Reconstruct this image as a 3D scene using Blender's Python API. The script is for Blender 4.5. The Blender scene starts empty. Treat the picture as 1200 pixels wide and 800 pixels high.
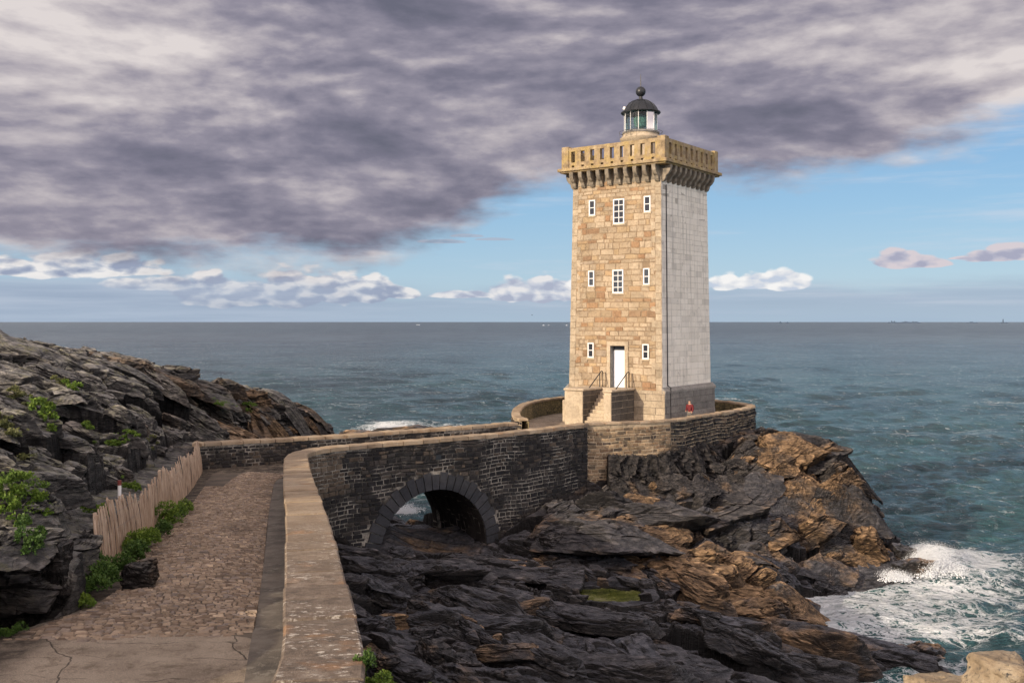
import bpy, bmesh, math, random
import numpy as np
from mathutils import Vector, Matrix, noise as mnoise
from mathutils.bvhtree import BVHTree

S = bpy.context.scene
COL = S.collection
F = 1166.7          # focal length in photo pixels (35 mm lens)
EYE = 5.8           # camera height; z = 0 is the foot of the tower
SEA = -8.0
R = math.radians

# ------------------------------------------------------------------ object helpers
def meta(o, label=None, cat=None, group=None, kind=None):
    if label: o['label'] = label
    if cat: o['category'] = cat
    if group: o['group'] = group
    if kind: o['kind'] = kind
    return o

def link(name, me, mat=None, parent=None, loc=None):
    if mat is not None:
        for m in (mat if isinstance(mat, (list, tuple)) else [mat]):
            me.materials.append(m)
    o = bpy.data.objects.new(name, me)
    COL.objects.link(o)
    if loc is not None: o.location = loc
    if parent is not None:
        o.parent = parent
    return o

def empty(name, loc=(0, 0, 0), rz=0):
    o = bpy.data.objects.new(name, None)
    o.empty_display_size = .3
    COL.objects.link(o)
    o.location = loc
    o.rotation_euler = (0, 0, rz)
    return o

def np_mesh(name, V, Fq, smooth=False, fattr=None, vattr=None, mi=None):
    """V (n,3) array, Fq (m,k) int array or list of such arrays (tris / quads)"""
    me = bpy.data.meshes.new(name)
    V = np.asarray(V, dtype=np.float32)
    if not isinstance(Fq, list): Fq = [Fq]
    Fq = [np.asarray(f, dtype=np.int32) for f in Fq if len(f)]
    loops = np.concatenate([f.ravel() for f in Fq])
    tot = np.concatenate([np.full(len(f), f.shape[1], dtype=np.int32) for f in Fq])
    start = np.concatenate([[0], np.cumsum(tot)[:-1]]).astype(np.int32)
    me.vertices.add(len(V)); me.vertices.foreach_set('co', V.ravel())
    me.loops.add(len(loops)); me.loops.foreach_set('vertex_index', loops)
    me.polygons.add(len(tot))
    me.polygons.foreach_set('loop_start', start)
    if mi is not None: me.polygons.foreach_set('material_index', np.asarray(mi, dtype=np.int32))
    me.update(calc_edges=True)
    me.polygons.foreach_set('use_smooth', np.full(len(tot), smooth))
    for dom, dic in (('FACE', fattr), ('POINT', vattr)):
        if dic:
            for k, a in dic.items():
                a = np.asarray(a, dtype=np.float32)
                if a.ndim == 1: a = np.stack([a, a, a], 1)
                a = np.concatenate([a, np.ones((len(a), 1), np.float32)], 1)
                at = me.attributes.new(k, 'FLOAT_COLOR', dom)
                at.data.foreach_set('color', a.ravel())
    return me

class MB:
    """collects simple solids into ONE mesh"""
    def __init__(s): s.v = []; s.f = []
    def add(s, vs, fs):
        n = len(s.v); s.v += [tuple(v) for v in vs]; s.f += [tuple(i + n for i in f) for f in fs]
    def box(s, c, h, ax=None):
        """centre, half sizes, optional three axis vectors"""
        ax = ax or (Vector((1, 0, 0)), Vector((0, 1, 0)), Vector((0, 0, 1)))
        c = Vector(c); vs = []
        for sx, sy, sz in ((-1,-1,-1),(1,-1,-1),(1,1,-1),(-1,1,-1),(-1,-1,1),(1,-1,1),(1,1,1),(-1,1,1)):
            vs.append(c + ax[0]*h[0]*sx + ax[1]*h[1]*sy + ax[2]*h[2]*sz)
        s.add(vs, [(0,3,2,1),(4,5,6,7),(0,1,5,4),(1,2,6,5),(2,3,7,6),(3,0,4,7)])
    def prism(s, pts, off):
        """planar polygon pts extruded by vector off"""
        n = len(pts); off = Vector(off)
        vs = [Vector(p) for p in pts] + [Vector(p) + off for p in pts]
        s.add(vs, [tuple(range(n))[::-1], tuple(range(n, 2*n))] + [(i, (i+1) % n, n+(i+1) % n, n+i) for i in range(n)])
    def tube(s, pts, r, n=8, r2=None):
        pts = [Vector(p) for p in pts]; rings = []
        for i, p in enumerate(pts):
            d = (pts[min(i+1, len(pts)-1)] - pts[max(i-1, 0)]).normalized()
            a = d.cross(Vector((0, 0, 1)))
            if a.length < .01: a = Vector((1, 0, 0))
            a.normalize(); b = d.cross(a)
            rr = r if r2 is None else r + (r2 - r) * i / (len(pts)-1)
            rings.append([p + (a*math.cos(2*math.pi*k/n) + b*math.sin(2*math.pi*k/n))*rr for k in range(n)])
        vs = [v for q in rings for v in q]; fs = []
        for i in range(len(pts)-1):
            for k in range(n):
                fs.append((i*n+k, i*n+(k+1) % n, (i+1)*n+(k+1) % n, (i+1)*n+k))
        fs += [tuple(range(n))[::-1], tuple(range(len(vs)-n, len(vs)))]
        s.add(vs, fs)
    def lathe(s, prof, c, n=32, close=True):
        c = Vector(c); vs = []; fs = []
        for r, z in prof:
            for k in range(n):
                vs.append(c + Vector((r*math.cos(2*math.pi*k/n), r*math.sin(2*math.pi*k/n), z)))
        for i in range(len(prof)-1):
            for k in range(n):
                fs.append((i*n+k, i*n+(k+1) % n, (i+1)*n+(k+1) % n, (i+1)*n+k))
        s.add(vs, fs)
        if close:
            m = len(s.v) - len(vs)
            s.f.append(tuple(m + k for k in range(n))[::-1])
            s.f.append(tuple(m + (len(prof)-1)*n + k for k in range(n)))
    def mesh(s, name, smooth=False, bevel=0):
        me = bpy.data.meshes.new(name)
        me.from_pydata(s.v, [], s.f); me.update()
        bm = bmesh.new(); bm.from_mesh(me)
        bmesh.ops.recalc_face_normals(bm, faces=bm.faces)
        if bevel:
            bmesh.ops.bevel(bm, geom=list(bm.edges), offset=bevel, segments=1, affect='EDGES', clamp_overlap=True)
        bm.to_mesh(me); bm.free()
        if smooth:
            me.polygons.foreach_set('use_smooth', [True]*len(me.polygons))
            try: me.set_sharp_from_angle(angle=R(40))
            except Exception: pass
        return me
    def build(s, name, mat, parent=None, smooth=False, bevel=0):
        return link(name, s.mesh(name, smooth, bevel), mat, parent)

# ------------------------------------------------------------------ shader helpers
class NT:
    def __init__(s, tree):
        s.t = tree; s.n = tree.nodes; s.l = tree.links
    def new(s, ty, **kw):
        nd = s.n.new(ty)
        for k, v in kw.items(): setattr(nd, k, v)
        return nd
    def inp(s, sock, v):
        if v is None: return
        if isinstance(v, bpy.types.NodeSocket): s.l.new(v, sock)
        else:
            if isinstance(v, (tuple, list)) and len(v) == 3 and sock.type == 'RGBA': v = (*v, 1)
            sock.default_value = v
    def m(s, op, a, b=None, c=None, clamp=False):
        nd = s.new('ShaderNodeMath', operation=op, use_clamp=clamp)
        for i, v in enumerate((a, b, c)):
            if v is not None: s.inp(nd.inputs[i], v)
        return nd.outputs[0]
    def v(s, op, a, b=None, sc=None):
        nd = s.new('ShaderNodeVectorMath', operation=op)
        s.inp(nd.inputs[0], a)
        if b is not None: s.inp(nd.inputs[1], b)
        if sc is not None: s.inp(nd.inputs['Scale'], sc)
        return nd.outputs[1] if op in ('DOT_PRODUCT', 'LENGTH', 'DISTANCE') else nd.outputs[0]
    def noise(s, vec, scale=1, detail=3, rough=.5, dist=0, col=False):
        nd = s.new('ShaderNodeTexNoise')
        s.inp(nd.inputs['Vector'], vec); s.inp(nd.inputs['Scale'], scale); s.inp(nd.inputs['Detail'], detail)
        s.inp(nd.inputs['Roughness'], rough); s.inp(nd.inputs['Distortion'], dist)
        return nd.outputs['Color'] if col else nd.outputs[0]
    def voro(s, vec, scale=1, feature='F1', out='Distance', rnd=1):
        nd = s.new('ShaderNodeTexVoronoi', feature=feature)
        s.inp(nd.inputs['Vector'], vec); s.inp(nd.inputs['Scale'], scale); s.inp(nd.inputs['Randomness'], rnd)
        return nd.outputs[out]
    def ramp(s, f, stops, interp='LINEAR'):
        nd = s.new('ShaderNodeValToRGB'); cr = nd.color_ramp; cr.interpolation = interp
        while len(cr.elements) < len(stops): cr.elements.new(.5)
        for e, (p, c) in zip(cr.elements, stops):
            e.position = p; e.color = (c, c, c, 1) if isinstance(c, (int, float)) else (*c, 1)
        s.inp(nd.inputs[0], f)
        return nd.outputs[0]
    def step(s, x, a, b, lo=0., hi=1.):
        nd = s.new('ShaderNodeMapRange', interpolation_type='SMOOTHSTEP')
        for i, v in enumerate((x, a, b, lo, hi)): s.inp(nd.inputs[i], v)
        return nd.outputs[0]
    def lin(s, x, a, b, lo=0., hi=1.):
        nd = s.new('ShaderNodeMapRange')
        for i, v in enumerate((x, a, b, lo, hi)): s.inp(nd.inputs[i], v)
        return nd.outputs[0]
    def mix(s, f, a, b, mode='MIX'):
        nd = s.new('ShaderNodeMix', data_type='RGBA', blend_type=mode)
        s.inp(nd.inputs[0], f); s.inp(nd.inputs[6], a); s.inp(nd.inputs[7], b)
        return nd.outputs[2]
    def attr(s, name, out='Color'):
        return s.new('ShaderNodeAttribute', attribute_name=name).outputs[out]
    def sep(s, v):
        nd = s.new('ShaderNodeSeparateXYZ'); s.inp(nd.inputs[0], v); return nd.outputs
    def comb(s, x, y, z):
        nd = s.new('ShaderNodeCombineXYZ')
        for i, q in enumerate((x, y, z)): s.inp(nd.inputs[i], q)
        return nd.outputs[0]
    def map(s, vec, scale=(1, 1, 1), rot=(0, 0, 0), loc=(0, 0, 0)):
        nd = s.new('ShaderNodeMapping'); s.inp(nd.inputs['Vector'], vec)
        nd.inputs['Scale'].default_value = scale; nd.inputs['Rotation'].default_value = rot; nd.inputs['Location'].default_value = loc
        return nd.outputs[0]
    def bump(s, h, strength=.5, dist=.05, normal=None):
        nd = s.new('ShaderNodeBump'); s.inp(nd.inputs['Strength'], strength); s.inp(nd.inputs['Distance'], dist)
        s.inp(nd.inputs['Height'], h); s.inp(nd.inputs['Normal'], normal)
        return nd.outputs[0]
    def curve(s, x, pts):
        nd = s.new('ShaderNodeFloatCurve'); c = nd.mapping.curves[0]
        while len(c.points) < len(pts): c.points.new(.5, .5)
        for p, (a, b) in zip(c.points, pts): p.location = (a, b); p.handle_type = 'AUTO'
        nd.mapping.update(); s.inp(nd.inputs['Value'], x)
        return nd.outputs[0]

def mat(name, fn):
    """fn(t, P) returns dict of Principled inputs; P = world-space position"""
    m = bpy.data.materials.new(name); m.use_nodes = True
    nt = m.node_tree; nt.nodes.clear(); t = NT(nt)
    out = t.new('ShaderNodeOutputMaterial'); b = t.new('ShaderNodeBsdfPrincipled')
    geo = t.new('ShaderNodeNewGeometry')
    d = fn(t, geo.outputs['Position'], geo)
    for k, v in d.items(): t.inp(b.inputs[k], v)
    nt.links.new(b.outputs[0], out.inputs[0])
    return m

# ------------------------------------------------------------------ numpy noise
def _h(ix, iy, iz, seed):
    h = (ix.astype(np.int64)*73856093) ^ (iy.astype(np.int64)*19349663) ^ (iz.astype(np.int64)*83492791) ^ (seed*2654435761)
    h = (h ^ (h >> 13)) * 1274126177 & 0x7fffffffffff
    h = (h ^ (h >> 16)) * 2246822519 & 0x7fffffffffff
    return h ^ (h >> 15)
def _r(h, k):
    g = (h * (2*k+1) + k*40503) & 0xffffffff
    g = ((g ^ (g >> 15)) * 2246822519) & 0xffffffff
    g = ((g ^ (g >> 13)) * 3266489917) & 0xffffffff
    return ((g ^ (g >> 16)) & 0xffffff) / float(0xffffff)

def vnoise(P, seed=0):
    i = np.floor(P).astype(np.int64); f = P - i; f = f*f*(3-2*f); out = 0
    for a in (0, 1):
        for b in (0, 1):
            for c in (0, 1):
                w = (f[:, 0] if a else 1-f[:, 0])*(f[:, 1] if b else 1-f[:, 1])*(f[:, 2] if c else 1-f[:, 2])
                out = out + w*_r(_h(i[:, 0]+a, i[:, 1]+b, i[:, 2]+c, seed), 1)
    return out*2-1
def fbm(P, scale, octs=4, seed=0, gain=.5):
    out = 0; a = 1; P = P*scale; tot = 0
    for o in range(octs):
        out = out + a*vnoise(P + 17.3*o, seed+o); tot += a; a *= gain; P = P*2.03
    return out/tot

def fracture(P, basis, size, seed, tilt=.8):
    """cells elongated along the bedding; returns per-point offset, crack distance, cell random"""
    q = (P @ np.asarray(basis).T) / np.asarray(size)
    i0 = np.floor(q).astype(np.int64)
    n = len(P); F1 = np.full(n, 9.); F2 = np.full(n, 9.); off = np.zeros(n); rid = np.zeros(n)
    for a in (-1, 0, 1):
        for b in (-1, 0, 1):
            for c in (-1, 0, 1):
                ix, iy, iz = i0[:, 0]+a, i0[:, 1]+b, i0[:, 2]+c
                h = _h(ix, iy, iz, seed)
                dx = q[:, 0]-ix-_r(h, 1); dy = q[:, 1]-iy-_r(h, 2); dz = q[:, 2]-iz-_r(h, 3)
                d = np.sqrt(dx*dx+dy*dy+dz*dz)
                r = _r(h, 4)
                o = (r-.5) + tilt*((_r(h, 5)-.5)*dx + (_r(h, 6)-.5)*dy + (_r(h, 7)-.5)*dz)
                m = d < F1
                F2 = np.where(m, F1, np.minimum(F2, d))
                off = np.where(m, o, off); rid = np.where(m, r, rid); F1 = np.where(m, d, F1)
    return off, F2-F1, rid

def bed_basis(dirx, dip, strike=0.):
    """rotation matrix rows: two in-plane directions, bedding normal. dip>0: beds go down towards +x"""
    m = Matrix.Rotation(strike, 3, 'Z') @ Matrix.Rotation(dip, 3, 'Y') @ Matrix.Rotation(dirx, 3, 'X')
    return np.array([m @ Vector((1, 0, 0)), m @ Vector((0, 1, 0)), m @ Vector((0, 0, 1))])

def interp(x, xs, ys): return np.interp(x, xs, ys)
def smooth01(x, a, b):
    t = np.clip((x-a)/(b-a), 0, 1); return t*t*(3-2*t)
def W(px, py, Y):
    """the world point at depth Y that a photo measurement (px, py) stands for"""
    return ((px-600)*Y/F, Y, EYE + (377-py)*Y/F)
def in_poly(x, y, poly):
    c = np.zeros(x.shape, bool); n = len(poly)
    for i in range(n):
        x1, y1 = poly[i]; x2, y2 = poly[(i+1) % n]
        if y1 == y2: continue
        c ^= ((y1 > y) != (y2 > y)) & (x < (x2-x1)*(y-y1)/(y2-y1)+x1)
    return c
def dist_poly(x, y, poly, closed=True):
    d = np.full(x.shape, 1e9); n = len(poly)
    for i in range(n if closed else n-1):
        a = np.array(poly[i]); b = np.array(poly[(i+1) % n]); e = b-a
        t = np.clip(((x-a[0])*e[0]+(y-a[1])*e[1])/(e@e), 0, 1)
        d = np.minimum(d, np.hypot(x-a[0]-t*e[0], y-a[1]-t*e[1]))
    return d
QUICK = None
# ------------------------------------------------------------------ materials
def rock_fn(t, P, geo, bed=(0, .45, 0), wet=0.):
    tone = t.sep(t.attr('tone'))         # x: ochre, y: lichen / dry grey, z: wetness
    nz = t.sep(geo.outputs['Normal'])[2]
    Q = t.map(P, (1, 1, 4.5), bed)
    n1 = t.noise(P, .55, 5, .6); n2 = t.noise(Q, 1.7, 6, .62, .4); n3 = t.noise(P, 9, 5, .65)
    dark = t.ramp(n2, [(.3, (.020, .019, .021)), (.5, (.060, .055, .051)), (.7, (.120, .104, .090))])
    dark = t.mix(t.m('MULTIPLY', tone[2], t.step(nz, .3, .9)), dark, t.mix(1., dark, (.95, 1.10, 1.42, 1), 'MULTIPLY'))  # blue sky sheen on wet upward faces painted into the colour
    brown = t.ramp(n2, [(.3, (.055, .038, .024)), (.5, (.20, .128, .068)), (.7, (.40, .265, .145))])
    grey = t.ramp(n2, [(.3, (.05, .05, .050)), (.5, (.17, .163, .150)), (.7, (.36, .34, .295))])
    c = t.mix(t.step(t.m('ADD', tone[0], t.m('MULTIPLY', t.m('SUBTRACT', n1, .5), 1.5)), .32, .72), dark, brown)
    c = t.mix(t.step(tone[1], .1, .9), c, grey)
    # pale and yellow lichen where the rock faces up and stays dry
    lm = t.m('MULTIPLY', t.step(t.noise(P, 1.6, 6, .7), .47, .60), t.m('MULTIPLY', tone[1], t.step(nz, .35, .85)))
    lm = t.m('MULTIPLY', lm, t.step(n3, .35, .55))
    lich = t.ramp(t.noise(P, .9, 3), [(.4, (.30, .29, .22)), (.6, (.22, .21, .09))])
    c = t.mix(t.m('MULTIPLY', lm, .85), c, lich)
    ck = t.sep(t.attr('crk'))[0]
    c = t.mix(t.m('MULTIPLY', ck, .92), c, (.004, .004, .005, 1))  # crack lines blackened, crevice shade put into the colour
    pt = geo.outputs['Pointiness']
    c = t.mix(1., c, t.ramp(pt, [(.44, (.45, .45, .47)), (.50, (1, 1, 1)), (.56, (1.7, 1.65, 1.6))]), 'MULTIPLY')  # light on edges and shade in hollows painted by pointiness
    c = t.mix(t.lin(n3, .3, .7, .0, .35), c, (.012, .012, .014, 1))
    c = t.mix(1., c, t.ramp(nz, [(.15, (.38, .38, .41)), (.6, (.92, .92, .93)), (.9, (1.55, 1.56, 1.62))]), 'MULTIPLY')  # sky light on tops and shade on sides painted into the colour
    rough = t.lin(tone[2], 0, 1, .86, .42)
    rough = t.m('ADD', rough, t.lin(n3, .3, .7, -.12, .12))
    h = t.m('ADD', t.m('MULTIPLY', t.noise(Q, 3.5, 8, .68, .3), 1.), t.m('MULTIPLY', t.noise(P, 14, 6, .7), .35))
    cr = t.voro(t.v('ADD', Q, t.v('SCALE', t.noise(P, 2, 3, col=True), sc=.8)), 1.3, 'DISTANCE_TO_EDGE')
    h = t.m('ADD', h, t.m('MULTIPLY', t.step(cr, 0, .05), .35))
    return {'Base Color': c, 'Roughness': rough, 'Specular IOR Level': t.lin(tone[2], 0, 1, .18, .5),
            'Normal': t.bump(h, 1., .22)}
M = {}
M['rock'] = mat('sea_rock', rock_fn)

def pale_rock(t, P, geo):
    n = t.noise(P, 2.2, 6, .65); n3 = t.noise(P, 16, 6, .7)
    c = t.ramp(n, [(.3, (.10, .075, .05)), (.5, (.30, .23, .15)), (.7, (.46, .39, .29))])
    c = t.mix(t.step(n3, .55, .68), c, (.05, .05, .045, 1))
    return {'Base Color': c, 'Roughness': .9, 'Normal': t.bump(t.m('ADD', n, t.m('MULTIPLY', n3, .5)), .9, .08)}
M['pale_rock'] = mat('lichen_granite', pale_rock)

def stone_fn(palette, mortar_dirt=.25, rough=.85, bmp=.5, spots=None, dscale=1., bd=.03):
    def fn(t, P, geo):
        a = t.sep(t.attr('col'))
        c = t.ramp(a[0], palette)
        n = t.noise(P, 1.1*dscale, 6, .65); n2 = t.noise(P, 7*dscale, 6, .7); n3 = t.noise(P, 28*dscale, 4, .7)
        c = t.mix(t.lin(a[1], 0, 1, 0, .35), c, t.mix(.5, c, (.02, .018, .016, 1)))
        c = t.mix(1., c, t.ramp(n2, [(.25, (.62, .60, .58)), (.5, (1, 1, 1)), (.75, (1.22, 1.2, 1.16))]), 'MULTIPLY')
        c = t.mix(1., c, t.ramp(n, [(.3, (.74, .74, .74)), (.6, (1.1, 1.1, 1.1))]), 'MULTIPLY')
        if spots:
            for (sc, lo, hi, colr, am) in spots:
                c = t.mix(t.m('MULTIPLY', t.step(t.noise(P, sc, 7, .72), lo, hi), am), c, (*colr, 1))
        return {'Base Color': c, 'Roughness': rough, 'Specular IOR Level': .25,
                'Normal': t.bump(t.m('ADD', n2, t.m('MULTIPLY', n3, .6)), bmp, bd)}
    return fn
M['ashlar'] = mat('granite_ashlar', stone_fn([(0, (.385, .295, .20)), (.35, (.455, .365, .26)), (.55, (.33, .255, .175)), (.70, (.42, .305, .18)),
      (.80, (.34, .205, .115)), (.88, (.24, .16, .10)), (.94, (.62, .51, .38)), (1., (.15, .11, .08))], spots=[(2.2, .58, .74, (.27, .19, .11), .6), (5, .62, .70, (.62, .54, .42), .5), (.5, .50, .70, (.33, .25, .16), .45), (14, .60, .68, (.20, .14, .09), .5)], bd=.05))
M['quoin'] = mat('granite_quoin', stone_fn([(0, (.45, .37, .27)), (1, (.37, .30, .215))], spots=[(1.6, .52, .72, (.30, .23, .15), .6), (9, .58, .68, (.25, .20, .14), .5)]))
M['mortar'] = mat('lime_mortar', stone_fn([(0, (.27, .20, .13)), (1, (.24, .18, .12))], spots=[(3, .5, .7, (.24, .17, .10), .6)]))
def white_fn(t, P, geo):
    a = t.sep(t.attr('col')); Qs = t.map(P, (3, 3, .18))
    c = t.ramp(a[0], [(0, (.72, .67, .58)), (1, (.80, .75, .66))])
    c = t.mix(t.m('MULTIPLY', t.step(t.noise(Qs, 1.3, 6, .7), .46, .74), .65), c, (.30, .28, .25, 1))
    c = t.mix(t.m('MULTIPLY', t.step(t.noise(P, .8, 6, .7), .54, .72), .5), c, (.36, .34, .31, 1))
    c = t.mix(t.m('MULTIPLY', t.step(t.noise(t.map(P, (1, 1, .55)), 4, 7, .75), .58, .68), .75), c, (.22, .20, .18, 1))
    c = t.mix(t.lin(a[1], .75, 1, 0, .35), c, (.32, .30, .27, 1))
    return {'Base Color': c, 'Roughness': .8, 'Normal': t.bump(t.noise(P, 9, 6, .7), .35, .03)}
M['whitewash'] = mat('weathered_whitewash', white_fn)
M['white_joint'] = mat('whitewash_joint', stone_fn([(0, (.44, .405, .35)), (1, (.50, .46, .40))], spots=[(2, .5, .66, (.6, .58, .54), .8)]))
M['plinth_grey'] = mat('grey_granite', stone_fn([(0, (.25, .235, .215)), (1, (.17, .16, .15))], spots=[(3, .55, .7, (.08, .075, .07), .5)]))
M['cheek_dark'] = mat('shade_toned_granite', stone_fn([(0, (.115, .10, .085)), (1, (.075, .066, .058))], spots=[(3, .52, .68, (.045, .04, .036), .6)]))  # shade of the stair cheeks' right-hand sides painted as darker stone
M['grey_joint'] = mat('grey_joint', stone_fn([(0, (.12, .11, .10)), (1, (.10, .095, .09))]))
def parapet_fn(t, P, geo):
    n = t.noise(P, 2.6, 6, .65); n2 = t.noise(P, 11, 6, .7)
    nz = t.sep(geo.outputs['Normal'])[2]
    c = t.ramp(n, [(.3, (.15, .11, .065)), (.5, (.30, .22, .13)), (.7, (.42, .33, .20))])
    c = t.mix(t.m('MULTIPLY', t.step(t.noise(P, 1.7, 5, .6), .45, .62), .42), c, (.42, .30, .08, 1))
    c = t.mix(t.step(n2, .56, .68), c, (.13, .10, .06, 1))
    return {'Base Color': c, 'Roughness': .9, 'Normal': t.bump(n2, .6, .05)}
M['parapet'] = mat('lichened_parapet_stone', parapet_fn)
def corb(t, P, geo):
    n2 = t.noise(P, 8, 6, .7)
    c = t.ramp(t.noise(P, 3, 5, .6), [(.3, (.10, .09, .075)), (.55, (.24, .20, .15)), (.75, (.40, .34, .26))])
    return {'Base Color': c, 'Roughness': .9, 'Normal': t.bump(n2, .6, .05)}
M['corbel'] = mat('weathered_corbel_stone', corb)
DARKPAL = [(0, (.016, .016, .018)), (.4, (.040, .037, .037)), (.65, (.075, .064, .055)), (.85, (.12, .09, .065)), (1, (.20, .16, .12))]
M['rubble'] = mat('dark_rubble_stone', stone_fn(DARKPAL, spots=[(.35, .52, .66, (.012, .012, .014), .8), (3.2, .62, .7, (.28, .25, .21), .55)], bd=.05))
def rm(t, P, geo):
    k = t.step(t.noise(P, .7, 5, .65), .44, .60)
    c = t.mix(t.m('MULTIPLY', k, t.lin(t.noise(P, 6, 5, .7), .35, .65, .3, 1.)), (.028, .025, .022, 1), (.40, .365, .31, 1))
    return {'Base Color': c, 'Roughness': .95, 'Normal': t.bump(t.noise(P, 12, 5, .7), .8, .05)}
M['rubble_mortar'] = mat('dark_wall_mortar', rm)
M['lit_rubble'] = mat('sunlit_rubble_stone', stone_fn([(0, (.10, .08, .06)), (.3, (.26, .19, .12)), (.6, (.40, .29, .18)), (.85, (.20, .13, .08)), (1, (.06, .05, .045))], spots=[(2.5, .58, .68, (.04, .035, .03), .6)], bd=.06))  # sunlit stretch of the terrace wall; its sun tone is in the colour
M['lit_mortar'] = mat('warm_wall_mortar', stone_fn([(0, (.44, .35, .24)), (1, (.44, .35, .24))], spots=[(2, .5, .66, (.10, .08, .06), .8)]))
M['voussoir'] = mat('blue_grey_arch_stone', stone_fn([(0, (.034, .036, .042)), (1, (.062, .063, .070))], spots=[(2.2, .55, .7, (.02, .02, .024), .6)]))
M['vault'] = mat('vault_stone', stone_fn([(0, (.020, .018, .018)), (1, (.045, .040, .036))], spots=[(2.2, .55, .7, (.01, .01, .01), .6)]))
def coping_fn(t, P, geo):
    y = t.sep(P)[1]; a = t.sep(t.attr('col'))
    near = t.step(y, 26, 13)
    c = t.ramp(t.noise(P, 1.5, 5, .6), [(.3, (.27, .195, .125)), (.5, (.41, .31, .205)), (.7, (.50, .40, .285))])
    cn = t.ramp(t.noise(P, 3.5, 7, .72), [(.35, (.085, .068, .056)), (.52, (.19, .148, .115)), (.68, (.31, .26, .21))])
    c = t.mix(near, c, cn)
    c = t.mix(t.lin(a[0], 0, 1, 0, .50), c, (.13, .105, .085, 1))
    lic = t.m('MULTIPLY', t.step(t.noise(t.map(P, (1, 1.7, 1)), 6.5, 9, .74), .545, .60), t.lin(near, 0, 1, .15, .95))
    big = t.step(t.noise(P, .9, 4, .6), .40, .58)
    c = t.mix(t.m('MULTIPLY', lic, big), c, (.60, .56, .49, 1))
    c = t.mix(t.m('MULTIPLY', t.step(t.noise(P, 17, 6, .75), .57, .66), .6), c, (.05, .04, .032, 1))
    c = t.mix(t.m('MULTIPLY', t.step(t.noise(P, 1.1, 4, .6), .56, .7), .5), c, (.36, .20, .10, 1))
    return {'Base Color': c, 'Roughness': .9, 'Specular IOR Level': .2, 'Normal': t.bump(t.m('ADD', t.noise(P, 6, 6, .7), t.noise(P, 30, 4, .7)), .7, .03)}
M['coping'] = mat('lichened_coping_stone', coping_fn)
M['sett'] = mat('worn_granite_sett', stone_fn([(0, (.17, .125, .095)), (.35, (.30, .228, .165)), (.6, (.38, .295, .215)), (.8, (.24, .20, .175)), (1, (.50, .39, .28))],
      spots=[(.5, .52, .7, (.09, .07, .055), .6), (9, .62, .7, (.30, .27, .22), .35)], bd=.02))
def bedding_fn(t, P, geo):
    c = t.ramp(t.noise(P, 1.2, 6, .6), [(.35, (.065, .052, .040)), (.65, (.15, .118, .088))])
    return {'Base Color': c, 'Roughness': .95, 'Normal': t.bump(t.noise(P, 25, 5, .7), .8, .02)}
M['sett_bed'] = mat('sett_joint_dirt', bedding_fn)
def asphalt_fn(t, P, geo):
    x, y, z = t.sep(P)
    n = t.noise(P, 1.0, 6, .6); f = t.noise(P, 75, 4, .8); g = t.noise(P, 260, 2, .8)
    c = t.ramp(n, [(.3, (.21, .17, .13)), (.5, (.32, .265, .205)), (.7, (.40, .335, .26))])
    c = t.mix(1., c, t.ramp(f, [(.35, (.45, .45, .46)), (.5, (.95, .95, .95)), (.65, (1.6, 1.55, 1.5))]), 'MULTIPLY')
    c = t.mix(t.step(t.noise(P, 2.2, 6, .72), .50, .66), c, t.mix(1., c, (.62, .60, .58, 1), 'MULTIPLY'))
    # tar-filled cracks running across
    w = t.m('ADD', t.m('MULTIPLY', t.m('SUBTRACT', t.noise(P, .55, 3, .5), .5), 1.6), t.m('MULTIPLY', t.m('SUBTRACT', t.noise(P, 6, 6, .7), .5), .16))
    yy = t.m('ADD', y, w)
    cm = None
    for k, wd in ((12.35, .006), (13.35, .009), (14.2, .006), (15.1, .008)):
        d = t.step(t.m('ABSOLUTE', t.m('SUBTRACT', yy, k)), wd*2.2, wd*.5)
        d = t.m('MULTIPLY', d, t.step(t.noise(P, 1.3, 4, .7), .40, .58))
        cm = d if cm is None else t.m('MAXIMUM', cm, d)
    xx = t.m('ADD', t.m('ADD', x, t.m('MULTIPLY', y, .45)), t.m('MULTIPLY', w, .8))
    for k in (-.1, 2.6):
        d = t.m('MULTIPLY', t.step(t.m('ABSOLUTE', t.m('SUBTRACT', xx, k)), .022, .006), t.step(y, 16.2, 15.6))
        cm = t.m('MAXIMUM', cm, d)
    c = t.mix(t.m('MULTIPLY', cm, .75), c, (.022, .019, .018, 1))
    # rock shadow along the left edge, painted into the asphalt colour
    ed = t.step(t.m('ADD', x, t.m('MULTIPLY', t.noise(P, .8, 4, .6), 2.2)), -5.4, -6.6)
    c = t.mix(t.m('MULTIPLY', ed, t.lin(t.noise(P, 3, 5, .7), .35, .6, .4, .95)), c, (.022, .018, .016, 1))
    return {'Base Color': c, 'Roughness': .92, 'Specular IOR Level': .2, 'Normal': t.bump(t.m('ADD', t.m('MULTIPLY', f, 1.), t.m('MULTIPLY', cm, -1.)), .8, .012)}
M['asphalt'] = mat('old_asphalt', asphalt_fn)
def gutter_fn(t, P, geo):
    n = t.noise(P, 1.4, 6, .65)
    c = t.ramp(n, [(.3, (.065, .056, .047)), (.5, (.13, .11, .09)), (.7, (.21, .18, .145))])
    c = t.mix(t.step(t.noise(P, 4, 5, .7), .53, .62), c, (.19, .17, .14, 1))
    return {'Base Color': c, 'Roughness': .9, 'Normal': t.bump(t.noise(P, 30, 5, .7), .6, .02)}
M['gutter'] = mat('gutter_concrete', gutter_fn)
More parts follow.
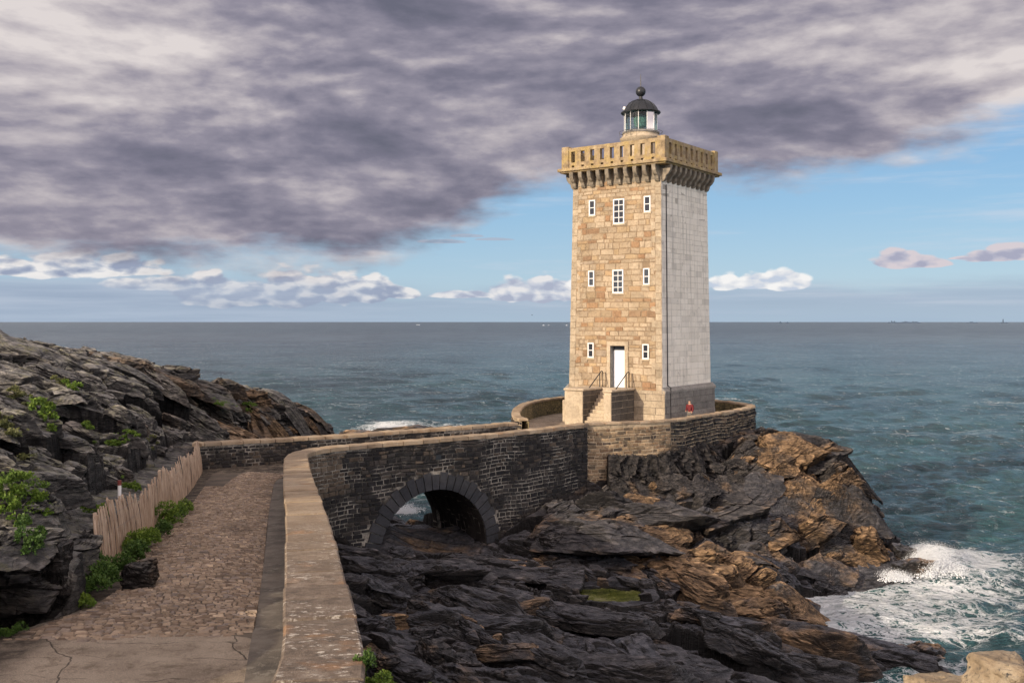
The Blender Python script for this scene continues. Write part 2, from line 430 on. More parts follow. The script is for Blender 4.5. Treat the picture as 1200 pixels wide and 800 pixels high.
def wood_fn(t, P, geo):
    a = t.sep(t.new('ShaderNodeTexCoord').outputs['Object']); rnd = t.new('ShaderNodeObjectInfo').outputs['Random']
    g = t.noise(t.map(P, (26, 26, 1.6)), 1, 5, .65)
    c = t.ramp(g, [(.3, (.22, .15, .105)), (.5, (.50, .37, .27)), (.72, (.68, .55, .43))])
    c = t.mix(t.lin(rnd, 0, 1, 0, .45), c, (.26, .165, .10, 1))
    c = t.mix(t.step(t.noise(t.map(P, (8, 8, 1.)), 1, 4, .6), .56, .7), c, (.12, .08, .055, 1))
    return {'Base Color': c, 'Roughness': .85, 'Normal': t.bump(g, .6, .01)}
M['wood'] = mat('weathered_chestnut_paling', wood_fn)
M['wood_loose'] = M['wood']
def plain(col, rough=.6, metal=0., nscale=8, amt=.25, spec=.4):
    def fn(t, P, geo):
        n = t.noise(P, nscale, 5, .65)
        c = t.mix(t.lin(n, .35, .7, 0, amt), (*col, 1), tuple(x*.45 for x in col)+(1,))
        return {'Base Color': c, 'Roughness': rough, 'Metallic': metal, 'Specular IOR Level': spec, 'Normal': t.bump(n, .15, .01)}
    return fn
M['black_metal'] = mat('black_painted_metal', plain((.022, .024, .028), .38))
M['rail_metal'] = mat('dark_rail_metal', plain((.02, .02, .022), .45))
M['white_paint'] = mat('white_gloss_paint', plain((.80, .79, .77), .45, amt=.15))
M['door_paint'] = mat('pale_door_paint', plain((.74, .77, .82), .4, amt=.12))
M['dark_pane'] = mat('dark_window_glass', lambda t, P, g: {'Base Color': (.03, .035, .045, 1), 'Roughness': .08, 'Specular IOR Level': .6})
M['wire'] = mat('galvanised_wire', plain((.20, .19, .18), .5, .8))
M['red_paint'] = mat('faded_red_paint', plain((.22, .05, .04), .6))
M['jacket'] = mat('red_jacket_cloth', plain((.13, .012, .016), .8))
M['trousers'] = mat('grey_trouser_cloth', plain((.14, .13, .12), .85))
M['hair'] = mat('dark_hair', plain((.015, .012, .01), .7))
M['skin'] = mat('skin', plain((.50, .30, .21), .55))
M['bag'] = mat('black_bag_cloth', plain((.02, .02, .022), .7))
def glass_fn():
    m = bpy.data.materials.new('lantern_glass'); m.use_nodes = True; nt = m.node_tree; nt.nodes.clear(); t = NT(nt)
    o = t.new('ShaderNodeOutputMaterial'); tr = t.new('ShaderNodeBsdfTransparent'); gl = t.new('ShaderNodeBsdfGlossy'); mx = t.new('ShaderNodeMixShader')
    tr.inputs[0].default_value = (.62, .76, .76, 1); gl.inputs[1].default_value = .03
    fr = t.new('ShaderNodeFresnel'); fr.inputs[0].default_value = 1.6
    t.inp(mx.inputs[0], t.m('MULTIPLY', fr.outputs[0], .7)); t.l.new(tr.outputs[0], mx.inputs[1]); t.l.new(gl.outputs[0], mx.inputs[2])
    t.l.new(mx.outputs[0], o.inputs[0]); return m
M['glass'] = glass_fn()
M['lens'] = mat('green_fresnel_glass', lambda t, P, g: {'Base Color': (.25, .42, .36, 1), 'Roughness': .1, 'Specular IOR Level': .9,
      'Normal': t.bump(t.m('SINE', t.m('MULTIPLY', t.sep(P)[2], 75.)), .8, .03)})
def leaf_fn(c0, c1, c2):
    def fn(t, P, geo):
        a = t.sep(t.attr('col'))
        c = t.ramp(a[0], [(0, c0), (.6, c1), (1, c2)])
        c = t.mix(t.lin(t.noise(P, 6, 3), .35, .65, 0, .5), c, tuple(x*.5 for x in c1)+(1,))
        return {'Base Color': c, 'Roughness': .6, 'Specular IOR Level': .3, 'Subsurface Weight': .0}
    return fn
M['leaf_bright'] = mat('bright_green_leaf', leaf_fn((.035, .07, .012), (.11, .19, .025), (.26, .33, .05)))
M['leaf_dark'] = mat('deep_green_leaf', leaf_fn((.018, .045, .010), (.055, .115, .022), (.13, .20, .04)))
M['leaf_dry'] = mat('olive_leaf', leaf_fn((.05, .055, .02), (.13, .14, .05), (.28, .27, .10)))
M['pool_water'] = mat('green_pool_water', lambda t, P, g: {'Base Color': t.ramp(t.noise(P, 1.1, 5, .7), [(.35, (.035, .045, .010)), (.5, (.11, .12, .03)), (.7, (.26, .25, .14))]),
      'Roughness': .12, 'Normal': t.bump(t.noise(P, 8, 3), .1, .01)})
M['far_isle'] = mat('hazy_island_rock', lambda t, P, g: {'Base Color': t.mix(t.noise(P, .01, 3), (.07, .10, .14, 1), (.09, .12, .17, 1)), 'Roughness': 1, 'Specular IOR Level': 0})
M['far_white'] = mat('far_white_paint', lambda t, P, g: {'Base Color': t.mix(t.noise(P, .1, 2), (.6, .64, .70, 1), (.7, .74, .78, 1)), 'Roughness': .9})
M['foam'] = mat('white_sea_foam', lambda t, P, g: {'Base Color': t.mix(t.noise(P, 2, 3), (.86, .88, .90, 1), (.74, .78, .82, 1)), 'Roughness': .9, 'Specular IOR Level': .2,
      'Subsurface Weight': 0.})

def sea_fn(t, P, geo):
    x, y, z = t.sep(P)
    fa = t.sep(t.attr('foam'))        # x density, y turbulence, z shallow
    dist = t.v('LENGTH', t.comb(x, y, 0.))
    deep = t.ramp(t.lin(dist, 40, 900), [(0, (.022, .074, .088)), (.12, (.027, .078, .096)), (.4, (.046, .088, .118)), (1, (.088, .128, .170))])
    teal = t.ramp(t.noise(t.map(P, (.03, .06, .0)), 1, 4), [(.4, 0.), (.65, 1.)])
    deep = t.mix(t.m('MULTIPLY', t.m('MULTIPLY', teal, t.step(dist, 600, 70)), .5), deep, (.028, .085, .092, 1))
    deep = t.mix(t.m('MULTIPLY', fa[2], .75), deep, (.06, .15, .15, 1))
    # web-like foam
    wv = t.v('ADD', t.comb(x, y, 0.), t.v('SCALE', t.noise(P, .8, 5, .6, col=True), sc=2.6))
    e1 = t.voro(wv, .75, 'DISTANCE_TO_EDGE'); e2 = t.voro(wv, 1.9, 'DISTANCE_TO_EDGE')
    web = t.m('MAXIMUM', t.step(e1, .17, .0), t.m('MULTIPLY', t.step(e2, .22, .0), .8))
    web = t.m('ADD', t.m('MULTIPLY', web, .55), t.m('MULTIPLY', t.noise(P, .8, 5, .60), 1.15))
    f = t.step(t.m('ADD', web, t.m('MULTIPLY', fa[0], .95)), 1.12, 1.50)
    # small whitecaps far out
    cv = t.map(P, (.045, .16, 0))
    cap = t.m('MULTIPLY', t.step(t.noise(cv, 1, 4, .65), .575, .62), t.step(t.noise(t.map(P, (.5, 1.2, 0)), 1, 6, .75), .50, .60))
    cap = t.m('MULTIPLY', cap, t.m('MULTIPLY', t.step(dist, 900, 150), fa[1]))
    f = t.m('MAXIMUM', f, t.m('MULTIPLY', cap, .9))
    c = t.mix(f, deep, t.mix(t.noise(P, 3, 5, .7), (.55, .62, .66, 1), (.86, .88, .89, 1)))
    gr = t.noise(P, .03, 12, .78)
    gr2 = t.noise(t.map(P, (.25, .8, 0)), 1., 6, .72)
    c = t.mix(1., c, t.ramp(gr, [(.36, (.60, .62, .66)), (.5, (1, 1, 1)), (.62, (1.55, 1.5, 1.45))]), 'MULTIPLY')  # light and dark of the wave slopes put into the water colour
    c = t.mix(t.m('SUBTRACT', 1., f), c, t.mix(1., c, t.ramp(gr2, [(.35, (.55, .58, .62)), (.5, (1, 1, 1)), (.64, (1.5, 1.5, 1.45))]), 'MULTIPLY'))
    # ripples
    d1 = t.step(dist, 260, 50)
    h = t.m('ADD', t.m('MULTIPLY', t.noise(t.map(P, (.8, 2.1, 1)), 1., 5, .70, .2), .6), t.m('MULTIPLY', t.m('MULTIPLY', t.noise(t.map(P, (2.2, 3.6, 1)), 1, 4, .6), .16), d1))
    h = t.m('ADD', h, t.m('MULTIPLY', t.noise(t.map(P, (5.5, 9, 1)), 1, 3, .6), .05))
    h2 = t.m('MULTIPLY', t.noise(t.map(P, (.16, .42, 1)), 1., 5, .68, .3), 3.)
    nb = t.bump(h, t.lin(dist, 40, 2500, 1., .8), 1.5)
    nb = t.bump(h2, t.lin(dist, 60, 2000, .35, .9), .5, nb)
    rgh = t.m('ADD', t.lin(dist, 40, 1500, .16, .42), t.m('MULTIPLY', f, .5))
    return {'Base Color': c, 'Roughness': rgh, 'Specular IOR Level': t.lin(f, 0, 1, .5, .1), 'IOR': 1.33, 'Normal': nb}
M['sea'] = mat('sea_water', sea_fn)
# ------------------------------------------------------------------ plan of the place
def zp(Y): return np.interp(Y, [4, 8, 12, 15, 21, 31, 38, 43, 50, 56, 80], [1.3, 1.15, 1.05, .95, .5, -.12, -.55, -.80, -.75, -.6, -.6])
def zc(Y): return np.interp(Y, [4, 8, 9.9, 11.4, 15.3, 22, 31, 41, 45, 55, 80], [2.4, 2.3, 2.2, 2.07, 1.90, 1.48, .92, .36, .33, .30, .30])

def catmull(pts, n=8):
    P = [Vector((*p, 0)) for p in pts]; out = []
    for i in range(len(P)-1):
        a, b, c, d = P[max(i-1, 0)], P[i], P[i+1], P[min(i+2, len(P)-1)]
        for k in range(n):
            t = k/n
            out.append(.5*((2*b)+(c-a)*t+(2*a-5*b+4*c-d)*t*t+(3*b-a-3*c+d)*t**3))
    out.append(P[-1]); return np.array([(p.x, p.y) for p in out])
class Line:
    """plan curve with arc-length lookup; left normal points away from the cove side"""
    def __init__(s, pts, n=8):
        s.p = catmull(pts, n); d = np.diff(s.p, axis=0); s.s = np.concatenate([[0], np.cumsum(np.hypot(d[:, 0], d[:, 1]))]); s.L = s.s[-1]
    def at(s, u):
        return np.interp(u, s.s, s.p[:, 0]), np.interp(u, s.s, s.p[:, 1])
    def nrm(s, u):
        e = .12
        x0, y0 = s.at(np.clip(u-e, 0, s.L)); x1, y1 = s.at(np.clip(u+e, 0, s.L))
        dx, dy = x1-x0, y1-y0; l = np.hypot(dx, dy)+1e-9
        return dy/l, -dx/l              # right-hand normal
    def near_u(s, x, y):
        d = np.hypot(s.p[:, 0]-x, s.p[:, 1]-y); return s.s[int(np.argmin(d))]

# outer (cove side) line of the long parapet, from beside the viewer to the tower platform
NEAR = [(-1.20, 6.5), (-1.55, 9.9), (-1.80, 11.6), (-2.62, 15.3), (-4.12, 22), (-6.24, 31), (-8.05, 39), (-8.5, 41.6), (-7.9, 43.3), (-6.2, 44.95), (-3.9, 46.55), (-1.5, 48.3), (1.4, 51.0), (4.1, 54.0)]
near = Line(NEAR)
UB = near.near_u(-8.5, 41.6)           # arc length of the bend
# far parapet, inner (path side) line
FAR = [(-14.0, 44.35), (-13.7, 44.5), (-8.2, 47.9), (-4.7, 50.6), (-1.8, 52.7), (.3, 54.6)]
far = Line(FAR)
# platform parapet, outer line: front, right flank, back, left bay
PLAT = [(4.1, 54.0), (6.2, 54.75), (8.45, 55.8), (10.2, 57.4), (12.0, 59.6), (15.2, 63.9), (16.0, 66.2), (15.0, 69.5), (12.0, 72.3), (8.2, 73.2), (4.6, 71.8), (2.2, 68.9), (.75, 65.2), (.15, 61.4), (.05, 58.2), (.55, 56.0)]
plat = Line(PLAT)
UC = near.L

def off_line(line, d, u0=0, u1=None, n=80):
    u = np.linspace(u0, line.L if u1 is None else u1, n); x, y = line.at(u); nx, ny = line.nrm(u)
    return [(a-b*d, c-e*d) for a, b, c, e in zip(x, nx, y, ny)]
FENCE = [(-8.78, 20.9), (-8.72, 21.3), (-9.35, 25), (-10.6, 31), (-12.2, 38), (-13.75, 44.2)]
LEFT = [(-9.2, 3), (-8.6, 10), (-8.1, 14.5), (-7.55, 17.3), (-8.1, 19.2), (-9.25, 20.4), (-9.12, 21.2), (-9.75, 25), (-11.0, 31), (-12.6, 38), (-14.2, 44.6)]
PATHPOLY = LEFT + [(-8.2, 48.0), (-4.7, 50.7), (-1.8, 52.8), (.3, 54.7), (.5, 56.1), (.2, 58.2), (.3, 61.4), (.9, 65.1), (2.4, 68.7), (4.8, 71.5), (8.2, 72.9), (11.8, 72.0), (14.7, 69.3), (15.6, 66.2), (14.9, 64.1), (11.7, 59.8), (9.9, 57.6), (8.3, 56.2), (6.2, 55.1), (4.0, 54.4)] + \
    off_line(near, .3)[::-1] + [(-1.5, 3)]

# ------------------------------------------------------------------ rock terrain
def ctrl():
    c = []
    def w(*a):
        for px, py, Y in a: c.append(W(px, py, Y))
    # left shore: skyline, then the body in front of it
    w((0,401,45),(60,410,47),(100,410,48),(130,414,48.5),(165,424,50),(210,437,52),(270,457,56),(330,472,60),(360,489,62),(385,505,64))
    w((100,470,38),(0,450,35),(0,500,24),(60,520,22.5),(100,596,20.5),(60,562,19.8),(30,610,18.2),(0,620,17.4),(140,588,22.5),(180,560,27),(210,535,32),(232,515,38),(150,500,34),
      (200,480,46),(250,492,52),(300,500,55),(200,455,50),(60,450,42),(120,440,45))
    c += [(-25,60,-1),(-20,64,-5),(-15.5,69,-8.5),(-10.5,68,-9),(-31,55,3),(-34,45,6),(-30,36,5.6),(-26,28,4.2),(-40,62,-2),(-40,20,4),(-24,16,3),(-18,10,2.3),(-14,4,2),(-12.5,13,2.4),(-12,17,2.9),
          (-11,8,2),(-9.2,47.5,-1.8),(-11.6,49,-.9),(-9,52,-5),(-6,56,-6),(-3,60,-7),(-2.5,66,-7),(-8,60,-8.5),(-1,55,-4.5)]
    # steep edge along the left of the path
    c += [(-8.9,15.5,2.4),(-8.3,17.8,2.4),(-8.9,20,2.1),(-7.6,16.5,.7),(-9.5,13,2.8),(-9.9,10,3.2),(-10.1,24,1.9),(-11.6,31,1.35),(-13.2,38,1.1),(-14.6,43,1.0)]
    # cove: wall foot, arch, gully, slabs
    w((400,645,42.6),(436,640,45),(500,645,47.5),(585,606,51),(620,590,52.6),(655,566,54.3),(690,524,56.2),(512,602,51.5),(540,640,49),(480,610,54))
    c += [(-7.5,38,-3.9),(-6.0,34,-4.3),(-4.2,28,-4.4),(-2.6,22,-2.8),(-1.6,17,-.9),(-.7,12.5,1.0),(-.3,9,2.4),(0,6,3.6),(0,2,4.1),(3.5,3,4.1),(0,-4,4.2),(6,-2,4.0),(-1,0,4.0)]
    w((430,676,37.8),(490,705,38),(520,650,44.5),(450,760,32),(500,720,36),(600,700,40),(600,780,34),(640,640,46.5),(560,690,40.5),(700,720,39.5),(710,697,42),(760,690,43),
      (800,722,40),(800,782,36),(900,742,41),(900,792,37),(640,800,32),(750,800,34),(980,762,41),(960,738,43.5))
    # tower promontory
    w((740,527,56.8),(780,517,57.6),(840,512,61),(882,511,64.8),(920,516,63.5),(980,518,62.5),(1002,560,59),(1030,615,57.5),(1046,655,56.2),(1056,672,55.5),
      (700,580,52.5),(700,630,47.5),(740,640,47.5),(760,590,53.5),(800,600,53),(800,655,47.5),(850,590,56),(880,620,53),(900,676,49.5),(940,640,54),(960,590,57),(1000,640,56),(990,676,53.2))
    w((850,672,46.8),(910,690,46.2),(800,664,48))
    c += [(9.5,44.6,-7.0),(12.2,45.6,-8.2),(14.5,45,-9.2),(15.8,48,-9.6),(18,51,-9.4),(22,54,-9.4),(21.5,58,-8.6),(20.3,62,-5),(19,66,-6.5),(17.5,71,-8.5),(12,76,-9),(5,77,-9),(-1,74,-9),(-5,70,-9.5),
          (25,50,-11),(26,60,-11),(18,42,-10.2),(15.8,40.3,-8.5),(17,37,-9.6),(13,37.5,-8.3),(14,33,-9.8),(20,34,-11),(8,30,-7.0),(2,27,-5.6),(8,24,-6),(14,26,-9.5),(10,18,-3.4),(4,18,-2.6),(5,11,1.2),
          (10,8,1.2),(16,14,-6),(24,20,-11),(20,4,-3),(32,40,-12),(30,10,-9),(30,70,-13),(0,84,-13),(-20,80,-12),(-40,75,-10),(20,84,-13),(34,84,-14),(10,3,3.6),(36,-10,0),(-40,-10,3),(0,-12,4.5)]
    return np.array(c)
CP = ctrl()
def rbf_fit(C, c0=1.2):
    d = np.hypot(C[:, None, 0]-C[None, :, 0], C[:, None, 1]-C[None, :, 1])
    A = -np.sqrt(d*d+c0*c0); n = len(C)
    K = np.zeros((n+3, n+3)); K[:n, :n] = A + np.eye(n)*.12; K[:n, n] = 1; K[:n, n+1:] = C[:, :2]; K[n, :n] = 1; K[n+1:, :n] = C[:, :2].T
    return np.linalg.solve(K, np.concatenate([C[:, 2], [0, 0, 0]]))
CW = rbf_fit(CP)
def base_h(x, y):
    out = np.full(x.shape, CW[-3]) + CW[-2]*x + CW[-1]*y
    for (cx, cy, _), w in zip(CP, CW[:-3]): out = out - w*np.sqrt((x-cx)**2+(y-cy)**2+1.44)
    return out

def spaced(a, segs):
    """segs: list of (end, step)"""
    out = [a]
    for e, st in segs:
        n = max(1, int(round((e-out[-1])/st))); out += list(np.linspace(out[-1], e, n+1)[1:])
    return np.array(out)
DX = 1.0 if QUICK is None else QUICK
xs = spaced(-42, [(-26, .5), (-22, .16*DX), (23, .075*DX), (27, .2), (38, .7)])
ys = spaced(-14, [(6, .8), (12, .22), (16, .09*DX), (64, .075*DX), (76, .16), (88, .6)])
GX, GY = np.meshgrid(xs, ys); gx, gy = GX.ravel(), GY.ravel()
H0 = base_h(gx, gy)
inp = in_poly(gx, gy, PATHPOLY); dpp = dist_poly(gx, gy, PATHPOLY)

def cells2(x, y, ang, sx, sy, seed):
    """2-D cells stretched along a direction: winner feature point, its hashes, distance to the cell edge"""
    ca, sa = math.cos(ang), math.sin(ang)
    q0 = (x*ca+y*sa)/sx; q1 = (-x*sa+y*ca)/sy
    i0 = np.floor(q0).astype(np.int64); i1 = np.floor(q1).astype(np.int64)
    n = len(x); F1 = np.full(n, 9.); F2 = np.full(n, 9.); f0 = np.zeros(n); f1 = np.zeros(n); hh = np.zeros(n, np.int64)
    for a in (-1, 0, 1):
        for b in (-1, 0, 1):
            ix, iy = i0+a, i1+b; h = _h(ix, iy, iy*0+3, seed)
            p0 = ix+.08+.84*_r(h, 1); p1 = iy+.08+.84*_r(h, 2); d = np.hypot(q0-p0, q1-p1)
            m = d < F1; F2 = np.where(m, F1, np.minimum(F2, d)); f0 = np.where(m, p0, f0); f1 = np.where(m, p1, f1); hh = np.where(m, h, hh); F1 = np.where(m, d, F1)
    X, Y = f0*sx, f1*sy
    return X*ca-Y*sa, X*sa+Y*ca, hh, F2-F1
Hh = H0.reshape(GX.shape)
hy, hx = np.gradient(Hh, ys, xs)
P0 = np.stack([gx, gy, H0*0], 1)
wl = smooth01(-gx - .20*gy, -1.2, .2)                       # left shore
wp = smooth01(gy + .35*gx, 47.5, 49.5)*(1-wl)               # tower promontory
region = np.where(wl > .5, 0, np.where(wp > .5, 1, 2))
vis = (gx > -27) & (gx < 25) & (gy > 9) & (gy < 76)
wx = fbm(P0, .20, 2, 5)*.9+fbm(P0, 1.1, 3, 8)*.14; wy = fbm(P0, .20, 2, 6)*.9+fbm(P0, 1.1, 3, 9)*.14
#        angle, bed slope (dz/dx, dz/dy), levels: (length, width, height jitter, tilt jitter)
BEDS = [(-.34, (-.20, -.10), [(6.2, 2.3, .85, .22), (2.4, .95, .34, .26), (.95, .36, .12, .30), (.38, .16, .040, .30)]),
        ( .30, ( .42, -.12), [(4.4, 2.1, 1.05, .40), (1.7, .95, .42, .40), (.70, .42, .16, .40), (.30, .18, .05, .35)]),
        (-.42, (-.10, -.16), [(6.5, 2.1, .80, .20), (2.6, .85, .30, .24), (1.0, .36, .11, .28), (.40, .16, .038, .28)])]
H1 = H0.copy(); crk = np.zeros(len(gx)); rid = np.zeros(len(gx)); rid0 = np.zeros(len(gx))
fade = np.where(inp, 0, smooth01(dpp, .0, 1.3))
lo = np.where(gy < 12.5, smooth01(np.hypot(gx, gy), 3, 12), 1)
for rg, (ang, (bx0, by0), lv) in enumerate(BEDS):
    m = np.where(vis & (region == rg))[0]; x = gx[m]+wx[m]; y = gy[m]+wy[m]
    hxm, hym = hx.ravel()[m], hy.ravel()[m]; tot = np.zeros(len(m)); am = (fade*lo)[m]
    steep = smooth01(np.hypot(hxm, hym), .5, 1.3)
    for k, (sx, sy, jh, jt) in enumerate(lv):
        fx, fy, h, e = cells2(x, y, ang, sx, sy, 77+13*k+5*rg)
        dx, dy = x-fx, y-fy; r1, r2, r3 = _r(h, 4)-.5, _r(h, 5)-.5, _r(h, 6)-.5
        if k == 0:
            # a whole slab: flat, lying with the beds, its middle at the height of the general form
            zf = base_h(fx, fy); g0 = bx0*(1-.5*steep)+r2*jt; g1 = by0*(1-.5*steep)+r3*jt
            e_h = 1e-3; s0 = np.clip((base_h(fx+.3, fy)-zf)/.3, -1.1, 1.1); s1 = np.clip((base_h(fx, fy+.3)-zf)/.3, -1.1, 1.1)
            kk = .30+.35*steep
            slab = zf+(g0*(1-kk)+s0*kk)*dx+(g1*(1-kk)+s1*kk)*dy+r1*jh
            lim_ = 1.15; dlt = np.clip(slab-H0[m], -lim_, lim_*.8); tot += dlt*am*.92; rid0[m] = _r(h, 7)
        else:
            tot += (r1*jh+(r2*dx+r3*dy)*jt)*np.maximum(am, .12)
        ck = 1-smooth01(e, 0, (.045, .07, .10, .12)[k])
        tot -= ck*(.34, .15, .06, .02)[k]*np.maximum(am, .12)
        crk[m] = np.maximum(crk[m], ck*(1., .85, .5, .2)[k])
        if k == 1: rid[m] = _r(h, 7)
    H1[m] = H0[m]+tot
H1 += fbm(P0, 2.2, 4, 40)*.07*fade*lo + fbm(P0, .5, 2, 44)*.12*fade*lo
# skyline of the left shore and promontory keeps to the general form
H1 = np.where(region == 0, np.minimum(H1, H0+.42), np.where(region == 1, np.minimum(H1, H0+.55), H1))
# ledges that stand out sideways from steep faces
hy2, hx2 = np.gradient(H1.reshape(GX.shape), ys, xs)
gm = np.hypot(hx.ravel(), hy.ravel()); st_ = smooth01(gm, .35, 1.0)*fade*lo
P1 = np.stack([gx+wx*.5, gy+wy*.5, H1], 1); push = np.zeros(len(gx))
for rg, bas in enumerate((bed_basis(.16, .30, -.3), bed_basis(.45, -.60, .2), bed_basis(.2, .2, -.4))):
    m = np.where(vis & (region == rg) & (st_ > .02))[0]
    for k, (sz, amp) in enumerate((((2.2, 2.0, .42), .62), ((.8, .7, .17), .20))):
        o, e, r = fracture(P1[m], bas, sz, 400+rg*9+k, .7); push[m] += amp*o*st_[m]
        c_ = 1-smooth01(e, 0, .08); crk[m] = np.maximum(crk[m], c_*.7*st_[m]); push[m] -= c_*.12*st_[m]*amp
gn = gm+1e-6
V = np.stack([gx-hx.ravel()/gn*push, gy-hy.ravel()/gn*push, H1], 1)
# keep the arch passage and the near ground under the view clear
arch_u = near.near_u(-3.6, 46.8)
# under paths and platform the rock stays below the paving; just outside the left edge it may rise at once
cap = zp(V[:, 1])-.28
ins = in_poly(V[:, 0], V[:, 1], PATHPOLY)
V[:, 2] = np.where(ins, np.minimum(V[:, 2], cap), V[:, 2])
dcv = dist_poly(gx, gy, [tuple(p) for p in near.p], closed=False)
right_side = ~ins & (dcv < 1.2) & (gx > -8.6)
V[:, 2] = np.where(right_side & (gy > 14) & (gy < 56) & (V[:, 2] > cap-1.0), cap-1.0, V[:, 2])
dpl = dist_poly(gx, gy, PLAT)
V[:, 2] = np.where(~ins & (dpl < 1.5), np.minimum(V[:, 2], -1.0-.2*fbm(P0, .8, 2, 3)), V[:, 2])
# the far parapet keeps its inner face clear and the rock stays below its coping
dfar = dist_poly(gx, gy, FAR, closed=False)
V[:, 2] = np.where((dfar < 1.4) & (gx > -13.6), np.minimum(V[:, 2], -.35), V[:, 2])
# behind the paling fence the rock stands a little lower than the pickets
dfe = dist_poly(gx, gy, FENCE, closed=False)
V[:, 2] = np.where(~ins & (dfe < 1.6) & (gy > 19.8) & (gx < -8.5), np.minimum(V[:, 2], zp(gy)+.55+.45*dfe+.15*fbm(P0, 1.1, 3, 33)), V[:, 2])
# nothing of the near cove floor rises into view under the viewer
low = ~ins & (gx > -.30*gy) & (gy < 30.5) & (gy > 3)
V[:, 2] = np.where(low, np.minimum(V[:, 2], EYE-.3625*gy-.45-.02*gy), V[:, 2])
# low hollow under the overhang at the left edge of the path
hol = smooth01(np.maximum(np.abs(gx+8.75)/1.0, np.abs(gy-16.1)/1.05), 1.25, .95)
V[:, 2] = V[:, 2]*(1-hol)+np.minimum(V[:, 2], .72)*hol
nook = smooth01(np.hypot((gx+8.35)/1.0, (gy-19.35)/1.25), 1.35, .8)
V[:, 2] = V[:, 2]*(1-nook)+np.minimum(V[:, 2], zp(gy)+.10)*nook
# barrel of the arch: open floor
bx, by = near.at(arch_u); nxb, nyb = near.nrm(arch_u)
al = (gx-bx)*(-nxb)+(gy-by)*(-nyb); ac = (gx-bx)*(-nyb)+(gy-by)*nxb
lim = -4.35 - .12*np.clip(al, 0, 12)
V[:, 2] = np.where((np.abs(ac) < 3.4) & (al > -.5) & (al < 9), np.minimum(V[:, 2], lim+.35*fbm(P0, .8, 3, 9)+.25*np.clip(H1-H0,-1,1)+ .5*np.exp(-((ac+.4)/1.2)**2)), V[:, 2])
# rock pool
pool_c = W(708, 696, 42.0)
dpool = np.hypot((gx-pool_c[0])/1.5, (gy-pool_c[1])/1.3)+.60*fbm(P0, .9, 3, 61)
PZ = -5.72
V[:, 2] = np.where(dpool < 1.9, V[:, 2]*smooth01(dpool, .9, 1.9) + (PZ-.18)*(1-smooth01(dpool, .9, 1.9)), V[:, 2])
V[:, 2] = np.where(dpool < 1.0, np.minimum(V[:, 2], PZ-.05-.2*(1-dpool)+.12*fbm(P0, 1.2, 2, 60)), V[:, 2])

V[:, 2] = np.where((dpool >= .95) & (dpool < 1.5), np.maximum(V[:, 2], PZ+.10+.10*fbm(P0, 1.5, 2, 62)), V[:, 2])
# the crag rises almost to the foot of the terrace wall
foot = -1.30-1.15*dpl+.35*fbm(P0, .7, 3, 35)
V[:, 2] = np.where(~in_poly(gx, gy, PLAT) & (dpl < 4.5) & (gx > 5.2) & (gx < 16) & (gy < 64), np.maximum(V[:, 2], np.minimum(foot, -1.05)), V[:, 2])
V[:, 2] -= np.where(vis & (gy > 14), .26*fade, 0)*np.where(np.hypot(gx-pool_c[0], gy-pool_c[1]) < 3.2, 0, 1)*np.where((gx > 0) & (gy > 66), 0, 1)
z = V[:, 2]
n_l = fbm(P0, .25, 4, 70); n_m = fbm(P0, .9, 3, 71)
och = np.zeros(len(gx))
def blob(cx, cy, rx, ry): return np.exp(-((gx-cx)/rx)**2-((gy-cy)/ry)**2)
och += .62*blob(17.5, 57.5, 4.2, 7) + .75*blob(10.5, 47, 4.5, 2.6) + .40*blob(5, 50, 6, 4) + .35*blob(12, 60, 6, 5) + .25*blob(6, 44, 5, 3)
och += .30*blob(-18, 49, 4, 5) + .30*blob(-14, 58, 4, 4) + .38*blob(-4.5, 49, 2.5, 3)
och = np.where(region == 0, och*.8+.06, och) + n_l*.22 + (rid-.5)*.30+(rid0-.5)*.25
lich = np.where(region == 0, .80 + .4*n_l, .03) * smooth01(z, -1.5, 1.5)
wet = smooth01(z, -2.2, -5.5)*.75 + .2*n_l
wet = np.where(region == 0, .12, wet)
wet = np.clip(wet - och*.6, 0, 1)
bluish = np.clip(.10 + .15*n_l, 0, 1)
FF = []
nx_, ny_ = len(xs), len(ys)
ii = (np.arange(ny_-1)[:, None]*nx_ + np.arange(nx_-1)[None, :]).ravel()
Fq = np.stack([ii, ii+1, ii+nx_+1, ii+nx_], 1)

